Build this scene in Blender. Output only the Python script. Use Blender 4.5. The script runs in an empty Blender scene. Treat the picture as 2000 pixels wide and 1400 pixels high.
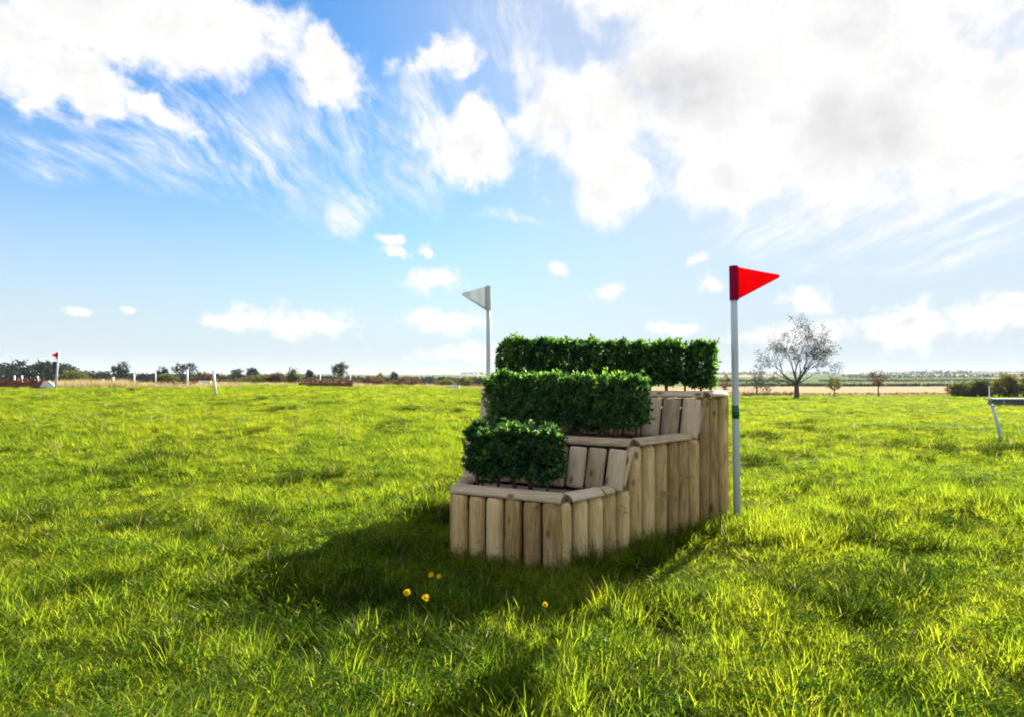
import bpy, math, random
import numpy as np
from mathutils import Vector, Matrix

SC = bpy.context.scene
COL = SC.collection
R = math.radians
rnd = random.Random(11)
rng = np.random.default_rng(11)

# ------------------------------------------------------------------ camera
EYE = 1.14
FPX = 1200.0            # focal length in photo pixels (photo 2000 px wide)
HORIZ = 735.0
cam_d = bpy.data.cameras.new('camera')
cam_d.sensor_width = 36.0
cam_d.lens = FPX / 2000.0 * 36.0
cam_d.shift_y = (HORIZ - 700.0) / 2000.0
cam_d.clip_start = 0.05
cam_d.clip_end = 20000.0
cam = bpy.data.objects.new('camera', cam_d)
COL.objects.link(cam)
cam.location = (0, 0, EYE)
cam.rotation_euler = (R(90), 0, 0)
SC.camera = cam

# ------------------------------------------------------------------ exposure
vs = SC.view_settings
vs.view_transform = 'Standard'
vs.look = 'None'
vs.gamma = 1.0
vs.use_curve_mapping = False
vs.exposure = 2.05
SC.cycles.max_bounces = 7
SC.cycles.diffuse_bounces = 4
SC.cycles.glossy_bounces = 2
SC.cycles.transmission_bounces = 5
SC.cycles.use_denoising = True
SC.cycles.filter_width = 1.9
SC.cycles.sample_clamp_indirect = 4.0
SC.cycles.sample_clamp_direct = 2.0

# ------------------------------------------------------------------ sun and sky
SUN_AZ = R(35.0)        # right of straight ahead
SUN_EL = R(29.5)
sun_dir = Vector((math.sin(SUN_AZ) * math.cos(SUN_EL), math.cos(SUN_AZ) * math.cos(SUN_EL), math.sin(SUN_EL)))
sl = bpy.data.lights.new('sun', 'SUN')
sl.energy = 5.0
sl.angle = R(0.55)
sl.color = (1.0, 0.95, 0.86)
sun = bpy.data.objects.new('sun', sl)
COL.objects.link(sun)
sun.rotation_euler = sun_dir.to_track_quat('Z', 'Y').to_euler()


class NB:
    """small helper that writes math into a node tree"""
    def __init__(self, nt):
        self.nt = nt

    def new(self, t, **kw):
        n = self.nt.nodes.new(t)
        for k, v in kw.items():
            setattr(n, k, v)
        return n

    def put(self, sock, v):
        if isinstance(v, bpy.types.NodeSocket):
            self.nt.links.new(v, sock)
        else:
            sock.default_value = v

    def m(self, op, a, b=None, c=None, clamp=False):
        n = self.new('ShaderNodeMath', operation=op)
        n.use_clamp = clamp
        for i, v in enumerate((a, b, c)):
            if v is not None:
                self.put(n.inputs[i], v)
        return n.outputs[0]

    def xyz(self, x, y, z):
        n = self.new('ShaderNodeCombineXYZ')
        for i, v in enumerate((x, y, z)):
            self.put(n.inputs[i], v)
        return n.outputs[0]

    def sep(self, v):
        n = self.new('ShaderNodeSeparateXYZ')
        self.put(n.inputs[0], v)
        return n.outputs

    def step(self, v, lo, hi):
        n = self.new('ShaderNodeMapRange', interpolation_type='SMOOTHSTEP')
        self.put(n.inputs[0], v)
        self.put(n.inputs[1], lo)
        self.put(n.inputs[2], hi)
        return n.outputs[0]

    def noise(self, vec, scale, detail=4.0, rough=0.5, dim='3D', dist=0.0):
        n = self.new('ShaderNodeTexNoise', noise_dimensions=dim)
        if vec is not None:
            self.put(n.inputs['Vector'], vec)
        n.inputs['Scale'].default_value = scale
        n.inputs['Detail'].default_value = detail
        n.inputs['Roughness'].default_value = rough
        n.inputs['Distortion'].default_value = dist
        return n

    def mix(self, f, a, b, blend='MIX'):
        n = self.new('ShaderNodeMix', data_type='RGBA', blend_type=blend)
        self.put(n.inputs[0], f)
        self.put(n.inputs[6], a)
        self.put(n.inputs[7], b)
        return n.outputs[2]

    def ramp(self, f, stops):
        n = self.new('ShaderNodeValToRGB')
        cr = n.color_ramp
        while len(cr.elements) < len(stops):
            cr.elements.new(0.5)
        for e, (p, c) in zip(cr.elements, stops):
            e.position = p
            e.color = (c[0], c[1], c[2], 1)
        self.put(n.inputs[0], f)
        return n.outputs[0]


def azel(px, py):
    """direction (azimuth, elevation) of a point of the photograph"""
    a, b = (px - 1000.0) / FPX, (HORIZ - py) / FPX
    return math.atan(a), math.atan(b / math.sqrt(1 + a * a))


SKY_STRENGTH = 0.05
PALE = 0.315
world = bpy.data.worlds.new('World')
SC.world = world
world.use_nodes = True
wnt = world.node_tree
wnt.nodes.clear()


def build_sky():
    n = NB(wnt)
    out = n.new('ShaderNodeOutputWorld')
    sky = n.new('ShaderNodeTexSky', sky_type='NISHITA')
    sky.sun_disc = False
    sky.sun_elevation = SUN_EL
    sky.sun_rotation = SUN_AZ
    sky.air_density = 1.0
    sky.dust_density = 0.1
    sky.ozone_density = 3.0
    hs = n.new('ShaderNodeHueSaturation')
    hs.inputs['Saturation'].default_value = 1.24
    hs.inputs['Hue'].default_value = 0.500
    hs.inputs['Value'].default_value = 1.0
    wnt.links.new(sky.outputs[0], hs.inputs['Color'])
    skycol = hs.outputs[0]
    tc = n.new('ShaderNodeTexCoord')
    d = tc.outputs['Generated']
    dx, dy, dz = n.sep(d)
    az = n.m('ARCTAN2', dx, dy)
    el = n.m('ARCSINE', dz)
    # cloud-deck coordinates: parallel streaks on a flat deck converge at the horizon
    dzz = n.m('ADD', n.m('MAXIMUM', dz, 0.0), 0.10)
    qx, qy = n.m('DIVIDE', dx, dzz), n.m('DIVIDE', dy, dzz)
    p = n.xyz(az, el, 0.0)
    # billowing warp of the outlines
    w1 = n.noise(p, 5.0, 5.0, 0.55)
    wr, wg, wb = n.sep(w1.outputs['Color'])
    w2r, w2g, w2b = n.sep(n.noise(p, 16.0, 4.0, 0.6).outputs['Color'])
    az2 = n.m('ADD', az, n.m('ADD', n.m('MULTIPLY', n.m('SUBTRACT', wr, 0.5), 0.16), n.m('MULTIPLY', n.m('SUBTRACT', w2r, 0.5), 0.07)))
    el2 = n.m('ADD', el, n.m('ADD', n.m('MULTIPLY', n.m('SUBTRACT', wg, 0.5), 0.12), n.m('MULTIPLY', n.m('SUBTRACT', w2g, 0.5), 0.06)))
    fb = n.noise(p, 10.0, 10.0, 0.66, dist=0.25).outputs[0]
    fbc = n.m('SUBTRACT', fb, 0.5)

    def blob(px, py, rx, ry, rot=0.0, A=az2, E=el2):
        a0, e0 = azel(px, py)
        ra = abs(azel(px + rx, py)[0] - azel(px - rx, py)[0]) / 2
        re = abs(azel(px, py - ry)[1] - azel(px, py + ry)[1]) / 2
        da, de = n.m('SUBTRACT', A, a0), n.m('SUBTRACT', E, e0)
        if rot:
            c, s = math.cos(R(rot)), math.sin(R(rot))
            da, de = (n.m('ADD', n.m('MULTIPLY', da, c), n.m('MULTIPLY', de, s)),
                      n.m('SUBTRACT', n.m('MULTIPLY', de, c), n.m('MULTIPLY', da, s)))
        da, de = n.m('DIVIDE', da, ra), n.m('DIVIDE', de, re)
        r2 = n.m('ADD', n.m('MULTIPLY', da, da), n.m('MULTIPLY', de, de))
        return n.m('SUBTRACT', 1.0, n.m('SQRT', r2))

    def field(lst, **kw):
        f = None
        for b in lst:
            v = blob(*b, **kw)
            f = v if f is None else n.m('SMOOTH_MAX', f, v, 0.12)
        return f

    big = field([
        (1560, 90, 520, 290), (1690, 260, 360, 200), (1400, 240, 300, 150), (1150, 215, 190, 140), (1185, 350, 95, 100), (1450, 330, 260, 110),
        (1880, 250, 340, 190), (925, 285, 110, 95), (865, 132, 90, 56), (1300, -40, 220, 120),
        (300, 30, 420, 130), (640, 130, 115, 90), (120, 130, 240, 90), (330, 225, 120, 55, -20), (-60, 50, 230, 130), (200, 190, 120, 60, -15)])
    small = field([
        (850, 545, 85, 34), (760, 470, 34, 16), (768, 497, 42, 18), (832, 488, 28, 18), (1090, 520, 32, 20),
        (1190, 572, 42, 24), (1385, 552, 36, 20), (1365, 510, 26, 16), (1570, 585, 70, 34), (575, 630, 165, 38),
        (460, 634, 80, 20), (865, 632, 110, 32), (1320, 645, 60, 22), (1780, 640, 190, 60), (1960, 610, 120, 50),
        (1560, 650, 160, 34), (155, 608, 26, 12), (240, 605, 16, 8), (980, 690, 220, 22), (1985, 585, 60, 22)],
        A=n.m('ADD', az, n.m('MULTIPLY', n.m('SUBTRACT', w2r, 0.5), 0.07)),
        E=n.m('ADD', el, n.m('MULTIPLY', n.m('SUBTRACT', w2g, 0.5), 0.035)))
    # cirrus streaks
    st0 = n.noise(n.xyz(qx, qy, 1.0), 1.6, 3.0, 0.5).outputs[0]
    st = n.noise(n.xyz(n.m('ADD', n.m('MULTIPLY', qx, 6.5), n.m('MULTIPLY', st0, 1.3)), n.m('MULTIPLY', qy, 1.3), 0.3), 1.0, 8.0, 0.70, dist=0.45).outputs[0]
    dens_big = n.step(n.m('ADD', n.m('ADD', big, n.m('MULTIPLY', n.m('SUBTRACT', st, 0.55), 0.55)), n.m('MULTIPLY', fbc, 1.6)), -0.06, 0.46)
    fb2 = n.m('SUBTRACT', n.noise(p, 30.0, 6.0, 0.6).outputs[0], 0.5)
    dens_small = n.step(n.m('ADD', small, n.m('MULTIPLY', fb2, 2.1)), 0.02, 0.75)
    # clouds over the rest of the sky, outside the view
    inview = n.m('MULTIPLY', n.step(n.m('ABSOLUTE', az), 1.05, 0.80), n.step(el, 0.95, 0.66))
    fo = n.noise(d, 2.2, 7.0, 0.55).outputs[0]
    dens_out = n.m('MULTIPLY', n.step(fo, 0.43, 0.57), n.m('SUBTRACT', 1.0, inview))
    dens_out = n.m('MULTIPLY', dens_out, n.step(el, 0.02, 0.15))
    st2 = n.noise(n.xyz(n.m('MULTIPLY', qx, 2.0), n.m('MULTIPLY', qy, 0.8), 4.3), 1.0, 3.0, 0.5).outputs[0]
    cir = field([(330, 230, 480, 150, -18), (690, 260, 240, 150, -35), (990, 60, 120, 150), (1640, 440, 320, 95),
                 (1900, 450, 200, 90, 25), (670, 420, 70, 45, -30), (990, 430, 90, 22, -8), (830, 260, 80, 160), (140, 290, 260, 60, -14)])
    dens_cir = n.m('MULTIPLY', n.step(n.m('ADD', cir, n.m('MULTIPLY', n.m('SUBTRACT', st2, 0.5), 0.9)), -0.1, 0.7),
                   n.step(st, 0.36, 0.72))
    dens_cir = n.m('MULTIPLY', dens_cir, 0.92)
    inv = n.m('MULTIPLY', n.m('SUBTRACT', 1.0, dens_big), n.m('SUBTRACT', 1.0, dens_small))
    inv = n.m('MULTIPLY', inv, n.m('MULTIPLY', n.m('SUBTRACT', 1.0, dens_out), n.m('SUBTRACT', 1.0, dens_cir)))
    dens = n.m('SUBTRACT', 1.0, inv, clamp=True)
    # low haze of far clouds toward the horizon
    hz = n.m('MULTIPLY', n.step(el, 0.35, -0.02), 0.95)
    # brighter, whiter air toward the sun
    dt = n.new('ShaderNodeVectorMath', operation='DOT_PRODUCT')
    wnt.links.new(d, dt.inputs[0])
    dt.inputs[1].default_value = sun_dir
    skycol = n.mix(n.m('MULTIPLY', n.step(dt.outputs['Value'], 0.68, 1.0), 0.8), skycol, (11.0 * PALE, 11.6 * PALE, 12.2 * PALE, 1))
    skycol = n.mix(hz, skycol, (9.3 * PALE, 10.7 * PALE, 11.9 * PALE, 1))
    # thick cores are greyer underneath
    core = field([(1340, 160, 190, 120), (1700, 240, 170, 140), (1830, 665, 60, 32), (1770, 612, 45, 16)])
    cs = n.m('MULTIPLY', n.step(n.m('ADD', core, n.m('MULTIPLY', fbc, 1.2)), 0.0, 1.0), 0.36)
    tex = n.m('MULTIPLY', n.step(n.noise(p, 7.0, 5.0, 0.55).outputs[0], 0.42, 0.72), 0.15)
    fb_s = n.noise(n.xyz(n.m('ADD', az, 0.022), n.m('ADD', el, 0.022), 0.0), 10.0, 10.0, 0.66, dist=0.25).outputs[0]
    relief = n.m('MULTIPLY', n.step(n.m('SUBTRACT', fb_s, fb), -0.05, 0.16), 0.17)
    thick = n.m('MULTIPLY', n.step(n.m('ADD', big, n.m('MULTIPLY', fbc, 1.2)), 0.25, 1.0), 0.10)
    shade = n.m('ADD', n.m('ADD', cs, tex), n.m('ADD', relief, thick), clamp=True)
    cc = n.mix(shade, (1.0, 0.99, 0.975, 1), (0.45, 0.465, 0.50, 1))
    bg1 = n.new('ShaderNodeBackground')
    bg1.inputs[1].default_value = SKY_STRENGTH
    wnt.links.new(skycol, bg1.inputs[0])
    bg2 = n.new('ShaderNodeBackground')
    bg2.inputs[1].default_value = 0.262
    wnt.links.new(cc, bg2.inputs[0])
    mx = n.new('ShaderNodeMixShader')
    wnt.links.new(dens, mx.inputs[0])
    wnt.links.new(bg1.outputs[0], mx.inputs[1])
    wnt.links.new(bg2.outputs[0], mx.inputs[2])
    wnt.links.new(mx.outputs[0], out.inputs[0])


build_sky()

# ------------------------------------------------------------------ helpers


def tag(o, label=None, cat=None, group=None, kind=None):
    if label:
        o['label'] = label
    if cat:
        o['category'] = cat
    if group:
        o['group'] = group
    if kind:
        o['kind'] = kind
    return o


def empty(name, loc, rz=0.0):
    o = bpy.data.objects.new(name, None)
    COL.objects.link(o)
    o.location = loc
    o.rotation_euler = (0, 0, rz)
    o.empty_display_size = 0.1
    return o


def mesh_of(name, verts, faces, mats, smooth=False, mat_idx=None, tone=None):
    me = bpy.data.meshes.new(name)
    me.from_pydata([tuple(v) for v in verts], [], [tuple(f) for f in faces])
    for m in (mats if isinstance(mats, (list, tuple)) else [mats]):
        me.materials.append(m)
    if mat_idx is not None:
        me.polygons.foreach_set('material_index', np.array(mat_idx, dtype=np.int32))
    if smooth is True:
        me.polygons.foreach_set('use_smooth', np.ones(len(me.polygons), dtype=bool))
    elif smooth is not False:
        me.polygons.foreach_set('use_smooth', np.array(smooth, dtype=bool))
    if tone is not None:
        at = me.attributes.new('tone', 'FLOAT', 'POINT')
        at.data.foreach_set('value', np.array(tone, dtype=np.float32))
    me.update()
    return me


def link(name, me, parent=None, mat=None):
    o = bpy.data.objects.new(name, me)
    COL.objects.link(o)
    if parent is not None:
        o.parent = parent
    if mat is not None:
        o.matrix_local = mat
    return o


def obj(name, verts, faces, mats, parent=None, mat=None, **kw):
    return link(name, mesh_of(name, verts, faces, mats, **kw), parent, mat)


class MB:
    def __init__(self):
        self.v, self.f, self.t = [], [], []

    def add(self, vs, fs, tone=0.5):
        k = len(self.v)
        self.v += [tuple(a) for a in vs]
        self.f += [tuple(i + k for i in f) for f in fs]
        self.t += [tone] * len(vs)

    def box(self, c, s, rz=0.0, tone=0.5):
        cx, cy, cz = c
        sx, sy, sz = s[0] / 2, s[1] / 2, s[2] / 2
        cr, sr = math.cos(rz), math.sin(rz)
        vs = []
        for z in (-sz, sz):
            for x, y in ((-sx, -sy), (sx, -sy), (sx, sy), (-sx, sy)):
                vs.append((cx + x * cr - y * sr, cy + x * sr + y * cr, cz + z))
        self.add(vs, [(0, 3, 2, 1), (4, 5, 6, 7), (0, 1, 5, 4), (1, 2, 6, 5), (2, 3, 7, 6), (3, 0, 4, 7)], tone)

    def tube(self, pts, rad, n=6, tone=0.5, cap=True):
        pts = [Vector(p) for p in pts]
        if not hasattr(rad, '__len__'):
            rad = [rad] * len(pts)
        vs, fs = [], []
        ref = None
        for i, p in enumerate(pts):
            d = (pts[min(i + 1, len(pts) - 1)] - pts[max(i - 1, 0)]).normalized()
            if ref is None:
                ref = d.orthogonal().normalized()
            a = (ref - d * ref.dot(d)).normalized()
            ref = a
            b = d.cross(a)
            for k in range(n):
                th = 2 * math.pi * k / n
                vs.append(p + (a * math.cos(th) + b * math.sin(th)) * rad[i])
        for i in range(len(pts) - 1):
            for k in range(n):
                q = (k + 1) % n
                fs.append((i * n + k, i * n + q, (i + 1) * n + q, (i + 1) * n + k))
        if cap:
            fs.append(tuple(range(n - 1, -1, -1)))
            fs.append(tuple(range((len(pts) - 1) * n, len(pts) * n)))
        self.add(vs, fs, tone)

    def build(self, name, mats, parent=None, mat=None, smooth=False):
        return obj(name, self.v, self.f, mats, parent, mat, smooth=smooth, tone=self.t)


def value_noise(x, y, seed=0):
    xi, yi = np.floor(x).astype(np.int64), np.floor(y).astype(np.int64)
    xf, yf = x - xi, y - yi
    u, v = xf * xf * (3 - 2 * xf), yf * yf * (3 - 2 * yf)

    def h(a, b):
        n = (a * 374761393 + b * 668265263 + seed * 1442695041) & 0x7fffffff
        n = ((n ^ (n >> 13)) * 1274126177) & 0x7fffffff
        return ((n ^ (n >> 16)) & 0xffff) / 65535.0
    return (h(xi, yi) * (1 - u) + h(xi + 1, yi) * u) * (1 - v) + (h(xi, yi + 1) * (1 - u) + h(xi + 1, yi + 1) * u) * v


def sst(t):
    t = np.clip(t, 0, 1)
    return t * t * (3 - 2 * t)


def height(x, y):
    """lie of the land: a slight rise on the left, a gentle fall on the right, low hills far off"""
    x, y = np.asarray(x, float), np.asarray(y, float)
    s = x / np.maximum(y, 2.0)
    w = sst((s + 0.35) / 0.70)
    zl = 0.30 * sst((y - 4) / 38) - 3.2 * sst((y - 60) / 240)
    zr = -1.5 * np.clip((y - 6) / 74, 0, 1) - 1.6 * sst((y - 80) / 220)
    z = zl * (1 - w) + zr * w
    r = np.hypot(x, y)
    z = z + sst((r - 700) / 1700) * (11.5 + 5 * value_noise(x / 420, y / 700, 3) + 2.5 * value_noise(x / 130, y / 300, 4))
    near = 1 - sst((r - 60) / 60)
    z = z + near * (0.10 * (value_noise(x * 0.8, y * 0.8, 5) - .5) + 0.05 * (value_noise(x * 0.27, y * 0.27, 6) - .5) + 0.025 * (value_noise(x * 2.3, y * 2.3, 7) - .5))
    return z


def hz(x, y):
    return float(height(np.array([x]), np.array([y]))[0])


def at(px, depth, dz=0.0):
    x = (px - 1000.0) / FPX * depth
    return Vector((x, depth, hz(x, depth) + dz))


# ------------------------------------------------------------------ materials
def new_mat(name):
    m = bpy.data.materials.new(name)
    m.use_nodes = True
    m.node_tree.nodes.clear()
    n = NB(m.node_tree)
    n.out = n.new('ShaderNodeOutputMaterial')
    return m, n


def principled(n, color, rough=0.8, spec=0.3, bump=None, bump_d=0.01, bump_s=0.5):
    b = n.new('ShaderNodeBsdfPrincipled')
    n.put(b.inputs['Base Color'], color)
    n.put(b.inputs['Roughness'], rough)
    b.inputs['Specular IOR Level'].default_value = spec
    if bump is not None:
        bp = n.new('ShaderNodeBump')
        bp.inputs['Distance'].default_value = bump_d
        bp.inputs['Strength'].default_value = bump_s
        n.put(bp.inputs['Height'], bump)
        n.nt.links.new(bp.outputs[0], b.inputs['Normal'])
    n.nt.links.new(b.outputs[0], n.out.inputs[0])
    return b


def leafy(name, stops, trans=0.5, gloss=0.06, rough=0.4, patch=None, patch_col=None, tmul=(1.5, 1.45, 0.8)):
    """thin leaf: diffuse + light passing through + a little sheen; tone attribute and object random vary it"""
    m, n = new_mat(name)
    at_ = n.new('ShaderNodeAttribute')
    at_.attribute_name = 'tone'
    oi = n.new('ShaderNodeObjectInfo')
    f = n.m('ADD', n.m('MULTIPLY', at_.outputs['Fac'], 0.7), n.m('MULTIPLY', oi.outputs['Random'], 0.3))
    c = n.ramp(f, stops)
    if patch:
        geo = n.new('ShaderNodeNewGeometry')
        pn = n.noise(geo.outputs['Position'], patch[0], 4.0, 0.6).outputs[0]
        pn2 = n.noise(geo.outputs['Position'], 1.9, 4.0, 0.6).outputs[0]
        c = n.mix(n.m('MULTIPLY', n.step(n.m('ADD', n.m('MULTIPLY', pn, 0.55), n.m('MULTIPLY', pn2, 0.45)), patch[1], patch[2]), patch[3]), c, (*patch_col, 1))
    d = n.new('ShaderNodeBsdfDiffuse')
    n.put(d.inputs[0], c)
    t = n.new('ShaderNodeBsdfTranslucent')
    n.put(t.inputs[0], n.mix(1.0, c, (*tmul, 1), 'MULTIPLY'))
    mx = n.new('ShaderNodeMixShader')
    mx.inputs[0].default_value = trans
    n.nt.links.new(d.outputs[0], mx.inputs[1])
    n.nt.links.new(t.outputs[0], mx.inputs[2])
    g = n.new('ShaderNodeBsdfGlossy')
    g.inputs['Roughness'].default_value = rough
    g.inputs[0].default_value = (1, 1, 1, 1)
    mx2 = n.new('ShaderNodeMixShader')
    mx2.inputs[0].default_value = gloss
    n.nt.links.new(mx.outputs[0], mx2.inputs[1])
    n.nt.links.new(g.outputs[0], mx2.inputs[2])
    n.nt.links.new(mx2.outputs[0], n.out.inputs[0])
    return m


def wood(name, stops, algae=0.3, grey=0.3, dark=0.35):
    m, n = new_mat(name)
    tc = n.new('ShaderNodeTexCoord')
    oi = n.new('ShaderNodeObjectInfo')
    x, y, z = n.sep(tc.outputs['Object'])
    off = n.m('MULTIPLY', oi.outputs['Random'], 37.0)
    v = n.xyz(n.m('ADD', x, off), y, n.m('ADD', n.m('MULTIPLY', z, 0.09), off))
    g1 = n.noise(v, 62.0, 5.0, 0.68, dist=0.5).outputs[0]
    g2 = n.noise(n.xyz(n.m('ADD', x, off), y, n.m('MULTIPLY', z, 0.35)), 14.0, 4.0, 0.55).outputs[0]
    f = n.m('ADD', n.m('MULTIPLY', n.m('SUBTRACT', g1, .18), 0.85), n.m('ADD', n.m('MULTIPLY', g2, 0.40), n.m('MULTIPLY', n.m('SUBTRACT', oi.outputs['Random'], 0.5), 0.42)))
    c = n.ramp(f, stops)
    # green algae streaks and silvered weathering
    al = n.noise(n.xyz(n.m('ADD', x, off), y, n.m('ADD', n.m('MULTIPLY', z, 0.25), off)), 9.0, 4.0, 0.6).outputs[0]
    c = n.mix(n.m('MULTIPLY', n.step(al, 0.48, 0.72), algae), c, (0.26, 0.25, 0.10, 1))
    gr = n.noise(n.xyz(n.m('ADD', y, off), x, n.m('MULTIPLY', z, 0.3)), 17.0, 5.0, 0.65).outputs[0]
    c = n.mix(n.m('MULTIPLY', n.step(gr, 0.48, 0.75), grey), c, (0.42, 0.39, 0.36, 1))
    # knots
    vo = n.new('ShaderNodeTexVoronoi')
    n.put(vo.inputs['Vector'], n.xyz(n.m('ADD', n.m('MULTIPLY', x, 1.0), off), y, n.m('ADD', n.m('MULTIPLY', z, 0.55), off)))
    vo.inputs['Scale'].default_value = 7.5
    kn = n.step(n.m('ADD', vo.outputs['Distance'], n.m('MULTIPLY', n.m('SUBTRACT', g2, 0.5), 0.1)), 0.17, 0.05)
    c = n.mix(n.m('MULTIPLY', kn, 0.85), c, (0.10, 0.055, 0.03, 1))
    # mud splashed up from the turf
    geo = n.new('ShaderNodeNewGeometry')
    wx, wy, wz = n.sep(geo.outputs['Position'])
    sp = n.noise(geo.outputs['Position'], 22.0, 5.0, 0.65).outputs[0]
    c = n.mix(n.m('MULTIPLY', n.step(n.m('SUBTRACT', sp, n.m('MULTIPLY', wz, 1.5)), 0.34, 0.52), 0.55), c, (0.12, 0.09, 0.05, 1))
    # drying cracks
    cr = n.noise(n.xyz(n.m('ADD', x, off), y, n.m('MULTIPLY', z, 0.03)), 95.0, 2.0, 0.5).outputs[0]
    ck = n.step(cr, 0.62, 0.68)
    c = n.mix(n.m('MULTIPLY', ck, dark), c, (0.09, 0.06, 0.035, 1))
    h = n.m('SUBTRACT', g1, n.m('MULTIPLY', ck, 0.6))
    principled(n, c, 0.85, 0.2, h, 0.004, 0.7)
    return m


M = {}
M['post'] = wood('timber_post', [(0.25, (0.28, 0.165, 0.06)), (0.48, (0.55, 0.365, 0.155)), (0.72, (0.70, 0.52, 0.26))], 0.38, 0.28)
M['rail'] = wood('timber_rail', [(0.25, (0.33, 0.23, 0.14)), (0.5, (0.54, 0.40, 0.255)), (0.75, (0.66, 0.52, 0.35))], 0.08, 0.5)
M['riser'] = wood('timber_riser', [(0.25, (0.30, 0.205, 0.12)), (0.5, (0.50, 0.365, 0.225)), (0.75, (0.63, 0.485, 0.32))], 0.10, 0.45)
M['endgrain'] = wood('timber_end', [(0.25, (0.13, 0.07, 0.045)), (0.5, (0.20, 0.115, 0.075)), (0.75, (0.27, 0.17, 0.11))], 0.0, 0.2)
M['board'] = wood('timber_board', [(0.25, (0.14, 0.10, 0.07)), (0.5, (0.24, 0.17, 0.125)), (0.75, (0.33, 0.25, 0.19))], 0.1, 0.3)


def plain(name, col, rough=0.5, spec=0.4, var=0.15, scale=8.0, bump=0.0):
    m, n = new_mat(name)
    tc = n.new('ShaderNodeTexCoord')
    f = n.noise(tc.outputs['Object'], scale, 5.0, 0.6).outputs[0]
    c = n.ramp(f, [(0.3, tuple(a * (1 - var) for a in col)), (0.7, tuple(min(1, a * (1 + var)) for a in col))])
    principled(n, c, rough, spec, f if bump else None, bump, 0.5)
    return m


def cloth(name, col, trans=0.5):
    m, n = new_mat(name)
    tc = n.new('ShaderNodeTexCoord')
    f = n.noise(tc.outputs['Object'], 14.0, 4.0, 0.6).outputs[0]
    c = n.ramp(f, [(0.3, tuple(a * 0.94 for a in col)), (0.7, tuple(min(1, a * 1.04) for a in col))])
    d = n.new('ShaderNodeBsdfDiffuse')
    n.put(d.inputs[0], c)
    t = n.new('ShaderNodeBsdfTranslucent')
    n.put(t.inputs[0], c)
    mx = n.new('ShaderNodeMixShader')
    mx.inputs[0].default_value = trans
    n.nt.links.new(d.outputs[0], mx.inputs[1])
    n.nt.links.new(t.outputs[0], mx.inputs[2])
    n.nt.links.new(mx.outputs[0], n.out.inputs[0])
    return m


M['white_pole'] = plain('white_plastic', (0.50, 0.55, 0.58), 0.35, 0.45, 0.06, 5.0)
M['white_paint'] = plain('white_paint', (0.78, 0.75, 0.70), 0.6, 0.3, 0.12, 6.0)
M['grey_metal'] = plain('grey_paint', (0.28, 0.31, 0.32), 0.95, 0.1, 0.15, 6.0)
M['green_tape'] = plain('green_tape', (0.008, 0.12, 0.055), 0.4, 0.4, 0.1, 12.0)
M['red_flag'] = cloth('red_flag_sheet', (0.66, 0.010, 0.016), 0.55)
M['red_sleeve'] = cloth('red_flag_sleeve', (0.42, 0.012, 0.07), 0.35)
M['white_flag'] = cloth('white_flag_sheet', (0.66, 0.69, 0.69), 0.35)
M['brush'] = plain('birch_brush', (0.23, 0.085, 0.055), 0.9, 0.1, 0.35, 3.0)
M['dark_board'] = plain('dark_board', (0.03, 0.035, 0.045), 0.6, 0.3, 0.2, 3.0)
M['bark'] = plain('bark', (0.095, 0.078, 0.062), 0.95, 0.1, 0.35, 9.0, 0.02)
M['stem'] = plain('shrub_stem', (0.09, 0.06, 0.04), 0.9, 0.1, 0.3, 40.0, 0.002)

M['box_leaf'] = leafy('hedge_leaf', [(0.1, (0.010, 0.036, 0.018)), (0.45, (0.032, 0.098, 0.034)), (0.8, (0.12, 0.25, 0.075)), (0.97, (0.20, 0.24, 0.07))], 0.47, 0.025, 0.38, tmul=(2.3, 2.0, 0.7))
M['grass'] = leafy('grass_blade', [(0.1, (0.028, 0.074, 0.006)), (0.5, (0.088, 0.134, 0.010)), (0.9, (0.168, 0.196, 0.015))], 0.66, 0.003, 0.45,
                   (0.22, 0.43, 0.60, 0.62), (0.168, 0.184, 0.013), tmul=(2.55, 2.45, 1.3))
M['grass_dark'] = leafy('tussock_blade', [(0.1, (0.016, 0.042, 0.005)), (0.5, (0.034, 0.066, 0.007)), (0.9, (0.07, 0.10, 0.012))], 0.38, 0.0, 0.4)
M['grass_dry'] = leafy('dry_stalk', [(0.1, (0.26, 0.20, 0.07)), (0.5, (0.38, 0.30, 0.13)), (0.9, (0.50, 0.41, 0.22))], 0.4, 0.03, 0.5, tmul=(1.2, 1.15, 1.0))
M['clover'] = leafy('broad_leaf', [(0.1, (0.025, 0.075, 0.010)), (0.5, (0.055, 0.11, 0.011)), (0.9, (0.10, 0.15, 0.018))], 0.5, 0.0, 0.4)
M['tree_leaf'] = leafy('tree_leaf', [(0.1, (0.022, 0.036, 0.016)), (0.5, (0.042, 0.062, 0.022)), (0.9, (0.075, 0.09, 0.03))], 0.3, 0.02, 0.5)
M['far_leaf'] = leafy('far_wood_leaf', [(0.1, (0.014, 0.023, 0.018)), (0.5, (0.024, 0.036, 0.024)), (0.9, (0.045, 0.055, 0.03))], 0.2, 0.0, 0.5)
M['olive_leaf'] = leafy('bush_leaf', [(0.1, (0.06, 0.07, 0.02)), (0.5, (0.11, 0.12, 0.034)), (0.9, (0.19, 0.17, 0.055))], 0.35, 0.02, 0.5)
M['rust_leaf'] = leafy('rusty_leaf', [(0.1, (0.07, 0.045, 0.02)), (0.5, (0.13, 0.075, 0.035)), (0.9, (0.19, 0.12, 0.055))], 0.35, 0.02, 0.5, tmul=(1.2, 1.1, 1))
M['ash_leaf'] = leafy('ash_leaf', [(0.1, (0.025, 0.04, 0.03)), (0.5, (0.05, 0.07, 0.052)), (0.9, (0.08, 0.10, 0.07))], 0.2, 0.0, 0.5, tmul=(1.0, 1.0, 1.0))
M['petal'] = cloth('yellow_petal', (0.80, 0.52, 0.01), 0.45)


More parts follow.
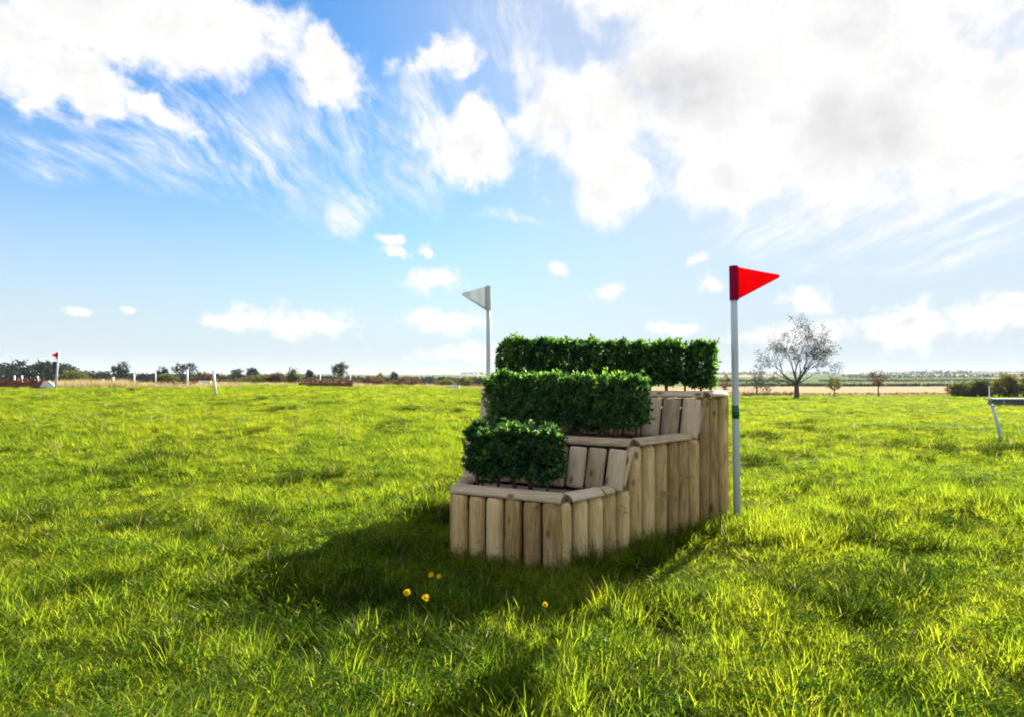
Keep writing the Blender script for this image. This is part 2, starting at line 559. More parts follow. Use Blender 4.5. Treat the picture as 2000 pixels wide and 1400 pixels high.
def ground_mat(name, stops, s1, s2, soil=None):
    m, n = new_mat(name)
    geo = n.new('ShaderNodeNewGeometry')
    px, py, pz = n.sep(geo.outputs['Position'])
    pos = n.xyz(px, py, 0.0)
    a = n.noise(pos, s1, 6.0, 0.65).outputs[0]
    b = n.noise(pos, s2, 5.0, 0.6).outputs[0]
    f = n.m('ADD', n.m('MULTIPLY', a, 0.55), n.m('MULTIPLY', b, 0.45))
    c = n.ramp(f, stops)
    principled(n, c, 1.0, 0.05, a, 0.05, 0.6)
    return m


M['pasture'] = ground_mat('pasture_ground', [(0.35, (0.022, 0.030, 0.006)), (0.5, (0.05, 0.06, 0.008)), (0.66, (0.10, 0.10, 0.012))], 3.0, 0.2)
M['stubble'] = ground_mat('stubble_ground', [(0.35, (0.16, 0.095, 0.03)), (0.5, (0.21, 0.13, 0.045)), (0.65, (0.25, 0.17, 0.065))], 0.15, 0.02)


def farmland_mat():
    m, n = new_mat('farmland_ground')
    geo = n.new('ShaderNodeNewGeometry')
    px, py, pz = n.sep(geo.outputs['Position'])
    vo = n.new('ShaderNodeTexVoronoi')
    n.put(vo.inputs['Vector'], n.xyz(n.m('MULTIPLY', px, 0.005), n.m('MULTIPLY', py, 0.0032), 0.0))
    vo.inputs['Scale'].default_value = 1.0
    rr, gg, bb = n.sep(vo.outputs['Color'])
    c = n.ramp(rr, [(0.0, (0.07, 0.10, 0.035)), (0.35, (0.10, 0.125, 0.045)), (0.6, (0.20, 0.19, 0.08)), (0.8, (0.30, 0.235, 0.12)), (1.0, (0.06, 0.085, 0.035))])
    a = n.noise(n.xyz(px, py, 0.0), 0.02, 5.0, 0.6).outputs[0]
    c = n.mix(n.m('MULTIPLY', n.step(a, 0.4, 0.7), 0.4), c, (0.05, 0.07, 0.03, 1))
    principled(n, c, 1.0, 0.0)
    return m


M['farmland'] = farmland_mat()

# ------------------------------------------------------------------ ground


def grid(xs, ys, dz=0.0):
    X, Y = np.meshgrid(xs, ys)
    Z = height(X, Y) + dz
    nx, ny = len(xs), len(ys)
    V = np.stack([X.ravel(), Y.ravel(), Z.ravel()], 1)
    i = np.arange(nx * ny).reshape(ny, nx)
    F = np.stack([i[:-1, :-1].ravel(), i[:-1, 1:].ravel(), i[1:, 1:].ravel(), i[1:, :-1].ravel()], 1)
    return V, F


FIELD_END = 86.0
xs = np.unique(np.concatenate([np.arange(-8, 8.01, 0.2), np.arange(-30, 30.1, 1.0), np.arange(-160, 161, 5.0)]))
ys = np.unique(np.concatenate([np.arange(-4, 12.01, 0.2), np.arange(12, 40, 0.6), np.arange(40, FIELD_END, 1.5), [FIELD_END], np.arange(-60, -4, 4.0)]))
V, F = grid(xs, ys)
tag(obj('grass_field', V, F, M['pasture'], smooth=True), kind='structure', label='bright green pasture running to the far hedges')

xs = np.linspace(-60, 330, 80)
ys = np.linspace(FIELD_END, 255, 40)
V, F = grid(xs, ys)
tag(obj('stubble_field', V, F, M['stubble'], smooth=True), kind='structure', label='golden stubble field beyond the pasture')

th = np.linspace(-math.pi, math.pi, 241)
rr = np.concatenate([[1.0, 60.0], np.geomspace(90, 7000, 60)])
V, F = [], []
for r in rr:
    for t in th[:-1]:
        V.append((r * math.sin(t), r * math.cos(t)))
V = np.array(V)
Z = height(V[:, 0], V[:, 1]) - 0.35
V = np.column_stack([V, Z])
n_ = len(th) - 1
for i in range(len(rr) - 1):
    for k in range(n_):
        q = (k + 1) % n_
        F.append((i * n_ + k, (i + 1) * n_ + k, (i + 1) * n_ + q, i * n_ + q))
tag(obj('farmland', V, F, M['farmland'], smooth=True), kind='structure', label='distant patchwork of fields and low hills')

# ------------------------------------------------------------------ the stepped jump
C0 = Vector((-0.064, 3.690, 0.0))
RZ = math.atan2(-0.450, 0.893)
W0, W1, DEP = 0.3740, 1.0850, 1.755          # half widths front and back, depth
T1, T2, T3 = 0.405, 0.685, 0.985             # heights of the three tiers (under the caps)
V1, V2, V3, V4 = 0.535, 0.600, 1.330, 1.400   # where the slopes start and end
INS = 0.054


def hw(v):
    return W0 + (W1 - W0) * v / DEP


def profile(v):
    if v < V1:
        return T1
    if v < V2:
        return T1 + (T2 - T1) * (v - V1) / (V2 - V1)
    if v < V3:
        return T2
    if v < V4:
        return T2 + (T3 - T2) * (v - V3) / (V4 - V3)
    return T3


jump = tag(empty('step_jump', C0, RZ), 'three tiered timber cross country jump of half round logs', 'jump')
JM = Matrix.Translation(C0) @ Matrix.Rotation(RZ, 4, 'Z')


def half_round(w, dep, length, top=None, seg=9, wob=None, cham=0.018, both=False):
    """half round log along local z, flat back at y=0, round towards -y. top(x,y)->z of the cut end"""
    g = wob or rnd
    vs, fs, mi, sm = [], [], [], []
    lev = [0.0, 0.33, 0.66, 1.0]
    bx, bw = g.uniform(-.004, .004), g.uniform(.97, 1.03)
    prof = []
    for k in range(seg + 1):
        t = math.pi * k / seg
        j = 1 + g.uniform(-.03, .03)
        prof.append((-math.cos(t) * w / 2, -math.sin(t) * dep * j))
    npf = len(prof)
    rings = []
    for i, l in enumerate(lev):
        sx = bw + g.uniform(-.015, .015)
        rings.append((l, sx, 1.0, bx * math.sin(l * math.pi)))
    for i, (l, sx, sy, ox) in enumerate(rings):
        for (x, y) in prof:
            zt = top(x, y) if top else length
            z = l * (zt - cham) if i == len(rings) - 1 else l * (min(zt, length) - cham)
            if both and i == 0:
                z = cham
            vs.append((x * sx + ox, y, z))
    # rounded shoulder then flat end
    for (x, y) in prof:
        zt = top(x, y) if top else length
        vs.append((x * .93, y * .74, zt))
    nr = len(rings) + 1
    for i in range(nr - 1):
        for k in range(npf - 1):
            a = i * npf + k
            fs.append((a, a + 1, a + 1 + npf, a + npf))
            mi.append(0)
            sm.append(True)
        a, b = i * npf, i * npf + npf - 1
        fs.append((b, a, a + npf, b + npf))
        mi.append(0)
        sm.append(False)
    k = (nr - 1) * npf
    fs.append(tuple(range(k, k + npf)))
    mi.append(1)
    sm.append(False)
    if both:
        b0 = len(vs)
        for (x, y) in prof:
            vs.append((x * .95, y * .80, 0.0))
        for q in range(npf - 1):
            fs.append((b0 + q, b0 + q + 1, q + 1, q))
            mi.append(0)
            sm.append(True)
        fs.append((b0 + npf - 1, b0, 0, npf - 1))
        mi.append(0)
        sm.append(False)
        fs.append(tuple(range(b0 + npf - 1, b0 - 1, -1)))
        mi.append(1)
        sm.append(False)
    else:
        fs.append(tuple(range(npf - 1, -1, -1)))
        mi.append(1)
        sm.append(False)
    return vs, fs, mi, sm


def axes(loc, zdir, outward):
    """matrix whose z is zdir and whose -y looks outward"""
    z = Vector(zdir).normalized()
    y = -(Vector(outward) - z * Vector(outward).dot(z)).normalized()
    x = y.cross(z)
    m = Matrix((x, y, z)).transposed().to_4x4()
    m.translation = Vector(loc)
    return m


BURY = 0.12


def post_at(x, y, outward, w, top_fn, tilt=0.0):
    vs, fs, mi, sm = half_round(w, 0.062 + rnd.uniform(-.003, .004), BURY + 0.4, top_fn, cham=.032)
    m = axes((x, y, -BURY), (rnd.uniform(-.006, .006), rnd.uniform(-.006, .006), 1), outward)
    m = m @ Matrix.Rotation(tilt, 4, 'Y')
    obj('post', vs, fs, [M['post'], M['post']], jump, m, mat_idx=mi, smooth=sm)


# front wall: six posts
nf = 6
for i in range(nf):
    x = -W0 + (i + .5) * 2 * W0 / nf
    h = T1 + rnd.uniform(-.006, .004)
    post_at(x, INS, (0, -1, 0), 2 * W0 / nf - rnd.uniform(.004, .013), lambda a, b, h=h: h + BURY)
# flared side walls: fourteen posts each, cut to the stepped profile
ns = 14
for sgn in (1, -1):
    p0, p1 = Vector((sgn * W0, 0.02, 0)), Vector((sgn * W1, DEP, 0))
    e = (p1 - p0)
    L = e.length
    e.normalize()
    nrm = Vector((e.y * sgn, -e.x * sgn, 0)) if sgn > 0 else Vector((-e.y, e.x, 0))
    for i in range(ns):
        c = p0 + e * ((i + .5) * L / ns) - nrm * INS
        w = L / ns - rnd.uniform(.008, .022)
        jit = rnd.uniform(-.004, .002)
        ax = axes((0, 0, 0), (0, 0, 1), nrm).to_3x3()

        stepz = T1 if c.y < V2 + .03 else (T2 if c.y < V4 + .03 else T3)

        def top(a, b, stepz=stepz, jit=jit):
            z = stepz
            return z + BURY + jit
        post_at(c.x, c.y, nrm, w, top)
# back wall
nb = 16
for i in range(nb):
    x = -W1 + (i + .5) * 2 * W1 / nb
    post_at(x, DEP - INS, (0, 1, 0), 2 * W1 / nb - rnd.uniform(.006, .016), lambda a, b: T3 + BURY)

# dark boards behind the logs
def prism(poly, axis_fn, t):
    n = len(poly)
    vs = [axis_fn(a, b, 0) for a, b in poly] + [axis_fn(a, b, t) for a, b in poly]
    fs = [tuple(range(n - 1, -1, -1)), tuple(range(n, 2 * n))]
    fs += [(i, (i + 1) % n, n + (i + 1) % n, n + i) for i in range(n)]
    return vs, fs


ib = INS + 0.006
vs, fs = prism([(-W0 + .06, -.05), (W0 - .06, -.05), (W0 - .06, T1 - .03), (-W0 + .06, T1 - .03)], lambda a, b, t: (a, ib + t, b), .02)
obj('backing_board', vs, fs, M['board'], jump)
vs, fs = prism([(-W1 + .08, -.05), (W1 - .08, -.05), (W1 - .08, T3 - .03), (-W1 + .08, T3 - .03)], lambda a, b, t: (a, DEP - ib - .02 + t, b), .02)
obj('backing_board', vs, fs, M['board'], jump)
for sgn in (1, -1):
    pl = [(.08, -.05), (DEP - .08, -.05), (DEP - .08, T3 - .03), (V4 + .03, T3 - .03), (V3 + .03, T2 - .03), (V2 + .03, T2 - .03), (V1 + .03, T1 - .03), (.08, T1 - .03)]
    vs, fs = prism(pl, lambda a, b, t, s=sgn: (s * (hw(a) - .062 - t), a, b), .02)
    obj('backing_board', vs, fs, M['board'], jump)

# sloping log risers between the tiers
for (va, za, vb, zb, n) in ((V1, T1 + .004, V2, T2, 9), (V3, T2 + .004, V4, T3, 13)):
    wa, wb = hw(va) + .004, hw(vb) + .004
    for i in range(n):
        t = (i + .5) / n * 2 - 1
        a, b = Vector((t * wa, va, za)), Vector((t * (wa * .35 + wb * .65), vb, zb))
        d = b - a
        out = Vector((0, -(zb - za), vb - va))
        length = d.length - .012 + rnd.uniform(-.008, .004)
        vs, fs, mi, sm = half_round(2 * (wa + wb) / 2 / n - rnd.uniform(.004, .014), .042, length, None, both=True)
        obj('riser_log', vs, fs, [M['riser'], M['endgrain']], jump, axes(a, d, out), mat_idx=mi, smooth=sm)
    # wedge piece that closes the flared corner
    for sgn in (1, -1):
        a, b = Vector((sgn * (hw(va) - .022), va + .035, za + .03)), Vector((sgn * (hw(vb) - .014), vb + .055, zb - .004))
        d = b - a
        vs, fs, mi, sm = half_round(.060, .03, d.length, None, both=True)
        obj('wedge_log', vs, fs, [M['riser'], M['endgrain']], jump, axes(a, d, Vector((sgn * .55, -(zb - za), .15))), mat_idx=mi, smooth=sm)

# cap rails: half round, flat side down
def cap(a, b, w=.118, hgt=.05, name='cap_rail'):
    a, b = Vector(a), Vector(b)
    d = b - a
    vs, fs, mi, sm = half_round(w, hgt, d.length, None, seg=10, both=True, cham=.012)
    obj(name, vs, fs, [M['rail'], M['endgrain']], jump, axes(a, d, (0, 0, 1)), mat_idx=mi, smooth=sm)


def side_cap(v0, v1, z, sgn, ext=0.0):
    cap((sgn * (hw(v0) - .052), v0, z), (sgn * (hw(v1) - .052), v1, z), .112, .047)


cap((-W0 - .003, .068, T1 + .003), (W0 + .003, .068, T1 + .003), .118, .052)
cap((-hw(V2) - .004, V2 + .050, T2 + .003), (hw(V2) - .004, V2 + .050, T2 + .003), .115, .048)
cap((-hw(V4) - .004, V4 + .050, T3 + .003), (hw(V4) - .004, V4 + .050, T3 + .003), .112, .046)
cap((-W1 + .1, DEP - .05, T3 + .003), (W1 - .1, DEP - .05, T3 + .003), .115, .048)
for sgn in (1, -1):
    # the first tier's side rail is in two lengths with an oblique joint
    side_cap(.118, .385, T1 + .003, sgn)
    side_cap(.393, V1 - .05, T1 + .003, sgn)
    side_cap(V2 + .112, V3 - .05, T2 + .003, sgn)
    side_cap(V4 + .110, DEP - .002, T3 + .003, sgn)

# deck boards the shrubs stand in
for (va, vb, z, n) in ((.12, V1 + .02, T1, 3), (V2 + .10, V3 + .02, T2, 3), (V4 + .10, DEP - .11, T3, 1)):
    for i in range(n):
        v = va + (i + .5) * (vb - va) / n
        b = MB()
        L = 2 * (hw(va + i * (vb - va) / n) - .115)
        b.box((0, 0, 0), ((vb - va) / n - .008, .022, L))
        b.build('deck_board', M['board'], jump, Matrix.Translation((0, v, z - .022 + rnd.uniform(-.002, .002))) @ Matrix.Rotation(R(90), 4, 'Y') @ Matrix.Rotation(R(90), 4, 'Z'))

# ------------------------------------------------------------------ clipped shrubs in the tiers


def leaf_quads(P, D, size, rg, up_bias=0.0, width=0.55, fold=0.15):
    """leaf shaped faces (4 tris) at P pointing along D"""
    n = len(P)
    D = D / np.linalg.norm(D, axis=1, keepdims=True)
    r = rg.normal(size=(n, 3))
    S = np.cross(D, r)
    S /= np.linalg.norm(S, axis=1, keepdims=True)
    N = np.cross(S, D)
    L = size * rg.uniform(.7, 1.25, n)[:, None]
    W = L * width / 2
    v0 = P
    v1 = P + D * L * .45 + S * W + N * L * fold
    v2 = P + D * L - N * L * .05
    v3 = P + D * L * .45 - S * W + N * L * fold
    vm = P + D * L * .5
    V = np.stack([v0, v1, v2, v3, vm], 1).reshape(-1, 3)
    b = np.arange(n)[:, None] * 5
    F = np.concatenate([b + np.array([0, 1, 4]), b + np.array([1, 2, 4]), b + np.array([2, 3, 4]), b + np.array([3, 0, 4])], 0)
    return V, F


def hedge(name, label, u0, u1, v, dep, zb, z0, z1, nplants, seed, rough=0.02, dens=1.0, tilt=0.0):
    root = tag(empty(name, JM @ Vector(((u0 + u1) / 2, v, zb)), RZ), label, 'hedge', 'hedges growing on the tiers of the jump')
    rg = np.random.default_rng(seed)
    W = u1 - u0
    step = W / nplants
    for i in range(nplants):
        cx = -W / 2 + (i + .5) * step
        ztop, zbot = z1 - zb + rg.uniform(-.4, .6) * rough - tilt * cx / (W / 2), z0 - zb + rg.uniform(-.5, .8) * .03
        n = int(440 * dens * step / .13 * (ztop - zbot) / .33)
        # sprigs: denser toward the shell of the clipped box
        q = rg.uniform(-1, 1, (n, 3))
        k = rg.integers(0, 3, n)
        shell = rg.uniform(0, 1, n) < .72
        sgn = np.sign(q[np.arange(n), k])
        q[np.arange(n)[shell], k[shell]] = sgn[shell] * rg.uniform(.80, 1.0, shell.sum())
        q[:, 2] = np.maximum(q[:, 2], rg.uniform(-1.0, -.55, n))
        bul = 1 - .22 * np.clip(-q[:, 2], 0, 1) ** 2        # narrower at the bottom
        X = cx + q[:, 0] * step * .60 * bul
        Y = q[:, 1] * dep / 2 * bul
        Zc = (ztop + zbot) / 2 + q[:, 2] * (ztop - zbot) / 2
        lump = value_noise(X * 16 + seed, Zc * 16, seed) - .5
        Y = Y + lump * .075 * np.sign(q[:, 1])
        edge = np.abs((X) / (W / 2))
        Zc = Zc - np.clip(edge - .9, 0, .2) * .22 * (q[:, 2] > 0)
        Zc = Zc + (value_noise(X * 14, Y * 14 + seed, seed + 1) - .5) * rough * 2.2
        stray = rg.uniform(0, 1, n) < .05
        Zc = Zc + stray * rg.uniform(0, .045, n)
        Y = Y + stray * rg.uniform(-.04, .04, n)
        X = X + stray * rg.uniform(-.04, .04, n)
        base = np.stack([X, Y, Zc], 1)
        outd = np.stack([q[:, 0] * .35, q[:, 1] * .9, q[:, 2] * .7 + .45], 1) + rg.normal(size=(n, 3)) * .35
        nl = 7
        P = np.repeat(base, nl, 0) + rg.normal(size=(n * nl, 3)) * .009
        D = np.repeat(outd, nl, 0) + rg.normal(size=(n * nl, 3)) * .75
        Vv, Ff = leaf_quads(P, D, .030, rg, width=.62)
        tone = np.repeat(np.clip(rg.normal(.45, .30, n * nl) + np.repeat(rg.normal(0, .14, n), nl), 0, 1), 5)
        me = bpy.data.meshes.new('foliage')
        me.from_pydata(Vv.tolist(), [], Ff.tolist())
        me.materials.append(M['box_leaf'])
        a = me.attributes.new('tone', 'FLOAT', 'POINT')
        a.data.foreach_set('value', tone.astype(np.float32))
        o = link('foliage', me, root)
        o['kind'] = 'stuff'
        # woody stem up through the crown
        mb = MB()
        for s in range(2 if rg.uniform() < .45 else 1):
            ox, oy = cx + rg.uniform(-.02, .02), rg.uniform(-.015, .015)
            mb.tube([(ox, oy, -.012), (ox + rg.uniform(-.008, .008), oy, zbot * .6), (ox + rg.uniform(-.02, .02), oy + rg.uniform(-.02, .02), zbot + .1),
                     (ox + rg.uniform(-.04, .04), oy, ztop - .06)], [.011, .009, .007, .003], 6)
            for b in range(4):
                zz = zbot + rg.uniform(-.02, .12)
                mb.tube([(ox, oy, zz), (ox + rg.uniform(-.06, .06), oy + rg.uniform(-.05, .05), zz + rg.uniform(.05, .12))], [.005, .002], 4)
        mb.build('stem', M['stem'], root, smooth=True)
    return root


hedge('clipped_hedge', 'shortest clipped green hedge on the lowest front step of the jump', -.352, .268, .25, .17, T1, .505, .805, 5, 21, .03)
hedge('clipped_hedge', 'clipped green hedge of middling width on the middle step of the jump', -.575, .615, .95, .22, T2, .765, 1.120, 9, 22, .035, 1.0, .02)
hedge('clipped_hedge', 'longest green hedge with ragged top on the highest step at the back', -.815, .98, 1.58, .19, T3, 1.085, 1.40, 13, 23, .035, 1.25, .03)

# ------------------------------------------------------------------ flags on poles


def flag_pole(name, label, base, top_off, hgt, r, flag_len, flag_h, side, mats, tape=None, sleeve_r=None, tip_drop=.33, turn=0.0):
    root = tag(empty(name, base), label, 'flag pole', 'flag poles beside the jump')
    mb = MB()
    top = Vector((top_off[0], top_off[1], hgt))
    n = 14
    mb.tube([Vector((0, 0, -.15)), top * .33, top * .66, top], r, n)
    pole = mb.build('pole', M['white_pole'], root, smooth=True)
    dirz = top.normalized()
    sr = sleeve_r or r * 1.12
    mb = MB()
    a, b = top - dirz * (flag_h + .004), top + dirz * .006
    mb.tube([a, a + dirz * .002, b - dirz * .004, b], [sr * .97, sr, sr, sr * .95], n)
    mb.build('sleeve', mats[1], pole, smooth=True)
    # pennant: tapering sheet with a blunt tip, slightly rippled, 3 mm thick
    nx, nz = 14, 6
    ct, stn = math.cos(turn), math.sin(turn)
    vs, fs = [], []
    for layer in (-1, 1):
        for i in range(nx + 1):
            t = i / nx
            zc = (1 - t)
            half = flag_h / 2 * zc + .011 * t
            mid = -flag_h / 2 * (1 - t) - tip_drop * flag_h * t
            xo = side * (sr * .75 + t * flag_len)
            yo = .012 * math.sin(t * 5.0) * t + .004 * math.sin(t * 11 + 2.0 * stn) + layer * .0014
            for k in range(nz + 1):
                s = k / nz * 2 - 1
                vs.append((xo * ct - yo * stn, xo * stn + yo * ct, mid + s * half))
    m = (nx + 1) * (nz + 1)
    for i in range(nx):
        for k in range(nz):
            q = i * (nz + 1) + k
            fs.append((q, q + 1, q + nz + 2, q + nz + 1))
            fs.append((m + q, m + q + nz + 1, m + q + nz + 2, m + q + 1))
    rim = [i * (nz + 1) for i in range(nx + 1)] + [nx * (nz + 1) + k for k in range(1, nz + 1)] + [i * (nz + 1) + nz for i in range(nx - 1, -1, -1)]
    for p, q in zip(rim[:-1], rim[1:]):
        fs.append((p, q, m + q, m + p))
    obj('pennant', vs, fs, mats[0], root, Matrix.Translation(top), smooth=True)
    if tape:
        mb = MB()
        mb.tube([top * (tape[0] / hgt), top * (tape[1] / hgt)], r * 1.07, n)
        mb.build('tape_band', M['green_tape'], pole, smooth=True)
    return root


rb = JM @ Vector((W1 + .035, DEP - .02, 0))
rb = Vector(((1440 - 1000) / FPX * 4.64, 4.64, 0.0))
flag_pole('flag_pole', 'white pole with red pennant and green band right of the jump', rb, (-.028, 0), 1.965, .026, .30, .25, 1,
          (M['red_flag'], M['red_sleeve']), tape=(.825, .925), sleeve_r=.033, tip_drop=.32, turn=R(-8))
wbp = Vector(((954 - 1000) / FPX * 5.84, 5.84, 0.0))
flag_pole('flag_pole', 'white pole with white pennant behind the left end of the jump', wbp, (0.0, 0), 1.99, .0215, .235, .225, -1,
          (M['white_flag'], M['white_flag']), sleeve_r=.026, tip_drop=.36, turn=R(14))

# ------------------------------------------------------------------ trees and bushes


def branch(mb, anchors, p, d, length, r, lvl, maxl, g, spread, up):
    n = 4 if lvl < 2 else 3
    pts, rad = [Vector(p)], [r]
    d = Vector(d).normalized()
    for i in range(n):
        d = (d + Vector((g.gauss(0, .16), g.gauss(0, .16), g.gauss(0, .10) + up))).normalized()
        pts.append(pts[-1] + d * length / n)
        rad.append(r * (1 - .55 * (i + 1) / n))
    mb.tube(pts, rad, 7 if lvl == 0 else (5 if lvl < 3 else 3), cap=False)
    if lvl >= maxl:
        anchors.append((pts[-1], d))
        anchors.append((pts[-2], d))
        return
    if lvl >= maxl - 1:
        anchors.append((pts[-1], d))
    k = g.choice((2, 3, 3))
    for i in range(k):
        j = n if i == 0 else g.randint(max(1, n - 2), n)
        ax = Vector((g.gauss(0, 1), g.gauss(0, 1), g.gauss(0, .6)))
        ax = (ax - d * ax.dot(d)).normalized()
        a = R(g.uniform(.4, 1.0) * spread)
        nd = d * math.cos(a) + ax * math.sin(a)
        branch(mb, anchors, pts[j], nd, length * g.uniform(.62, .85), max(rad[j] * .72, .026), lvl + 1, maxl, g, spread, up)


def leaves_obj(root, P, D, size, mat, rg, name='crown', width=.7):
    Vv, Ff = leaf_quads(P, D, size, rg, width=width)
    me = bpy.data.meshes.new(name)
    me.from_pydata(Vv.tolist(), [], Ff.tolist())
    me.materials.append(mat)
    a = me.attributes.new('tone', 'FLOAT', 'POINT')
    a.data.foreach_set('value', np.repeat(rg.uniform(0, 1, len(P)), 5).astype(np.float32))
    return link(name, me, root)


def crown_points(rg, n_clumps, per, R3, centre, lump):
    c = rg.normal(size=(n_clumps, 3))
    c /= np.linalg.norm(c, axis=1, keepdims=True)
    c *= rg.uniform(.25, 1.0, n_clumps)[:, None] ** .6
    c = c * np.array(R3) + np.array(centre)
    P = np.repeat(c, per, 0) + rg.normal(size=(n_clumps * per, 3)) * lump
    D = rg.normal(size=(n_clumps * per, 3)) + np.array([0, 0, .2])
    return P, D


def bushy_tree(name, label, cat, px, depth, hgt_, wid, mat, seed, trunk=.3, n_clumps=45, per=16, leaf=None, group=None, base=None, shift=0.0):
    g, rg = random.Random(seed), np.random.default_rng(seed)
    b = base if base is not None else at(px, depth)
    root = tag(empty(name, b), label, cat, group)
    mb, anc = MB(), []
    r = max(hgt_ * .022, .03)
    ht = hgt_ * trunk
    mb.tube([(0, 0, -.2), (g.uniform(-.05, .05) * hgt_ * .3, 0, ht * .5), (0, 0, ht)], [r * 1.3, r, r * .85], 7, cap=False)
    for i in range(5):
        a = 2 * math.pi * i / 5 + g.uniform(-.4, .4)
        t = Vector((math.cos(a) * wid * .32, math.sin(a) * wid * .32, ht + (hgt_ - ht) * g.uniform(.3, .8)))
        s = Vector((0, 0, ht * g.uniform(.7, 1)))
        mb.tube([s, s.lerp(t, .5) + Vector((0, 0, -.05 * hgt_)), t], [r * .6, r * .4, r * .15], 5, cap=False)
    mb.build('trunk', M['bark'], root, smooth=True)
    lf = leaf or max(.12, hgt_ * .06)
    P, D = crown_points(rg, n_clumps, per, (wid / 2 * .85, wid / 2 * .7, (hgt_ - ht * .75) / 2 * .9), (shift, 0, (hgt_ + ht * .75) / 2), lf * .75)
    P[:, 2] = np.maximum(P[:, 2], .05)
    leaves_obj(root, P, D, lf, mat, rg)
    return root


def bush(name, label, px, depth, hgt_, wid, mat, seed, n_clumps=80, per=22, leaf=None, group=None, cat='bush'):
    g, rg = random.Random(seed), np.random.default_rng(seed)
    root = tag(empty(name, at(px, depth)), label, cat, group)
    mb = MB()
    for i in range(6):
        a = g.uniform(0, 6.28)
        mb.tube([(0, 0, -.1), (math.cos(a) * wid * .12, math.sin(a) * wid * .1, hgt_ * .35), (math.cos(a) * wid * .3, math.sin(a) * wid * .2, hgt_ * .75)], [.05, .035, .01], 4, cap=False)
    mb.build('stem', M['bark'], root)
    lf = leaf or max(.10, hgt_ * .09)
    P, D = crown_points(rg, n_clumps, per, (wid / 2 * .9, wid / 2 * .5, hgt_ * .48), (0, 0, hgt_ * .46), lf * .8)
    P[:, 2] = np.abs(P[:, 2]) + .03
    leaves_obj(root, P, D, lf, mat, rg, 'foliage')
    return root


# the open-crowned ash on the right
def ash_tree():
    g, rg = random.Random(5), np.random.default_rng(5)
    root = tag(empty('ash_tree', at(1556, 62)), 'tall open crowned tree with thin leaves and forked trunk on the right', 'tree')
    mb, anc = MB(), []
    mb.tube([(0, 0, -.3), (.05, 0, .9), (-.02, 0, 2.0), (.0, 0, 2.9)], [.55, .42, .38, .42], 9, cap=False)
    forks = [((-.15, 0, 2.5), (-.62, .1, .8), 3.3, .27), ((.15, 0, 2.6), (.55, -.1, .85), 3.4, .26), ((0, 0, 2.8), (-.15, .3, 1), 3.6, .20),
             ((.05, 0, 2.7), (.2, -.35, 1), 3.2, .18), ((-.25, 0, 2.4), (-1.0, -.2, .35), 3.2, .14), ((.3, 0, 2.7), (1.0, .2, .55), 3.0, .13), ((0, 0, 2.8), (-.35, .1, 1.2), 4.0, .2), ((.1, 0, 2.8), (.25, .1, 1.2), 3.8, .18)]
    for p, d, L, r in forks:
        branch(mb, anc, p, d, L, r, 1, 5, g, 46, .035)
    mb.build('trunk', M['bark'], root, smooth=True)
    A = np.array([a[0][:] for a in anc])
    keep = rg.uniform(0, 1, len(A)) < .8
    A = A[keep]
    per = 6
    P = np.repeat(A, per, 0) + rg.normal(size=(len(A) * per, 3)) * .28
    D = rg.normal(size=(len(P), 3)) + np.array([0, 0, -.2])
    leaves_obj(root, P, D, .26, M['ash_leaf'], rg, width=.5)
    root.scale = (.56, .56, .57)
    return A


ASH = ash_tree()

bushy_tree('small_tree', 'small rusty brown leafed tree right of the tall open tree', 'tree', 1716, 80, 3.7, 2.8, M['rust_leaf'], 31, .42, 40, 14, .2)
bushy_tree('small_tree', 'small green leafed tree close right of the tall open tree', 'tree', 1630, 80, 2.8, 2.6, M['olive_leaf'], 32, .35, 36, 14, .2)
bushy_tree('sapling', 'thin straggly sapling between red flag pole and tall open tree', 'tree', 1478, 88, 4.8, 3.2, M['ash_leaf'], 33, .35, 20, 9, .2)
bushy_tree('sapling', 'small rusty shrub seen between hedge and red flag pole', 'tree', 1417, 60, 2.7, 1.1, M['rust_leaf'], 34, .3, 24, 14, .14)
gb = 'bushes at the right end of the field'
bush('round_bush', 'dark low bush at the left end of the right hand thicket', 1880, 76, 1.9, 4.2, M['olive_leaf'], 41, 120, 26, .22, gb)
bush('round_bush', 'low dark bush in the middle of the right hand thicket', 1925, 74, 2.1, 4.0, M['tree_leaf'], 42, 120, 26, .22, gb)
bush('round_bush', 'olive bush, tallest of the right hand thicket', 1968, 72, 2.7, 4.2, M['olive_leaf'], 43, 120, 26, .22, gb)
bush('round_bush', 'bush cut off by the right edge in the right hand thicket', 2020, 70, 2.6, 4.2, M['olive_leaf'], 44, 120, 26, .22, gb)

gt = 'trees along the left skyline'
for px, dep, h, w, mt, sd, tr, lab in (
        (237, 130, 3.9, 4.6, 'far_leaf', 51, .30, 'round dark tree on the skyline between dark wood and white posts'),
        (318, 120, 2.6, 3.0, 'far_leaf', 52, .25, 'small dark tree left of the flat topped tree on skyline'),
        (362, 125, 3.6, 6.0, 'far_leaf', 53, .40, 'flat topped dark tree on the skyline behind the tall white post'),
        (464, 170, 3.8, 4.6, 'far_leaf', 54, .35, 'left one of two dark trees right of the leaning white post'),
        (492, 170, 4.2, 4.2, 'far_leaf', 55, .38, 'right one of two dark trees right of the leaning white post'),
        (604, 170, 3.4, 2.6, 'far_leaf', 56, .55, 'tiny flat crowned dark tree left of the round green tree'),
        (664, 90, 3.2, 2.9, 'tree_leaf', 57, .42, 'round green two lobed tree rising above the red brown brush fence'),
        (742, 150, 2.2, 2.0, 'olive_leaf', 58, .3, 'little olive tree right of the red brown brush fence'),
        (770, 150, 2.6, 2.6, 'far_leaf', 59, .3, 'small dark tree halfway between brush fence and white flag pole')):
    bushy_tree('skyline_tree', lab, 'tree', px, dep, h + (0.0 if dep < 100 else .8), w, M[mt], sd, tr, 60, 22, None, gt)

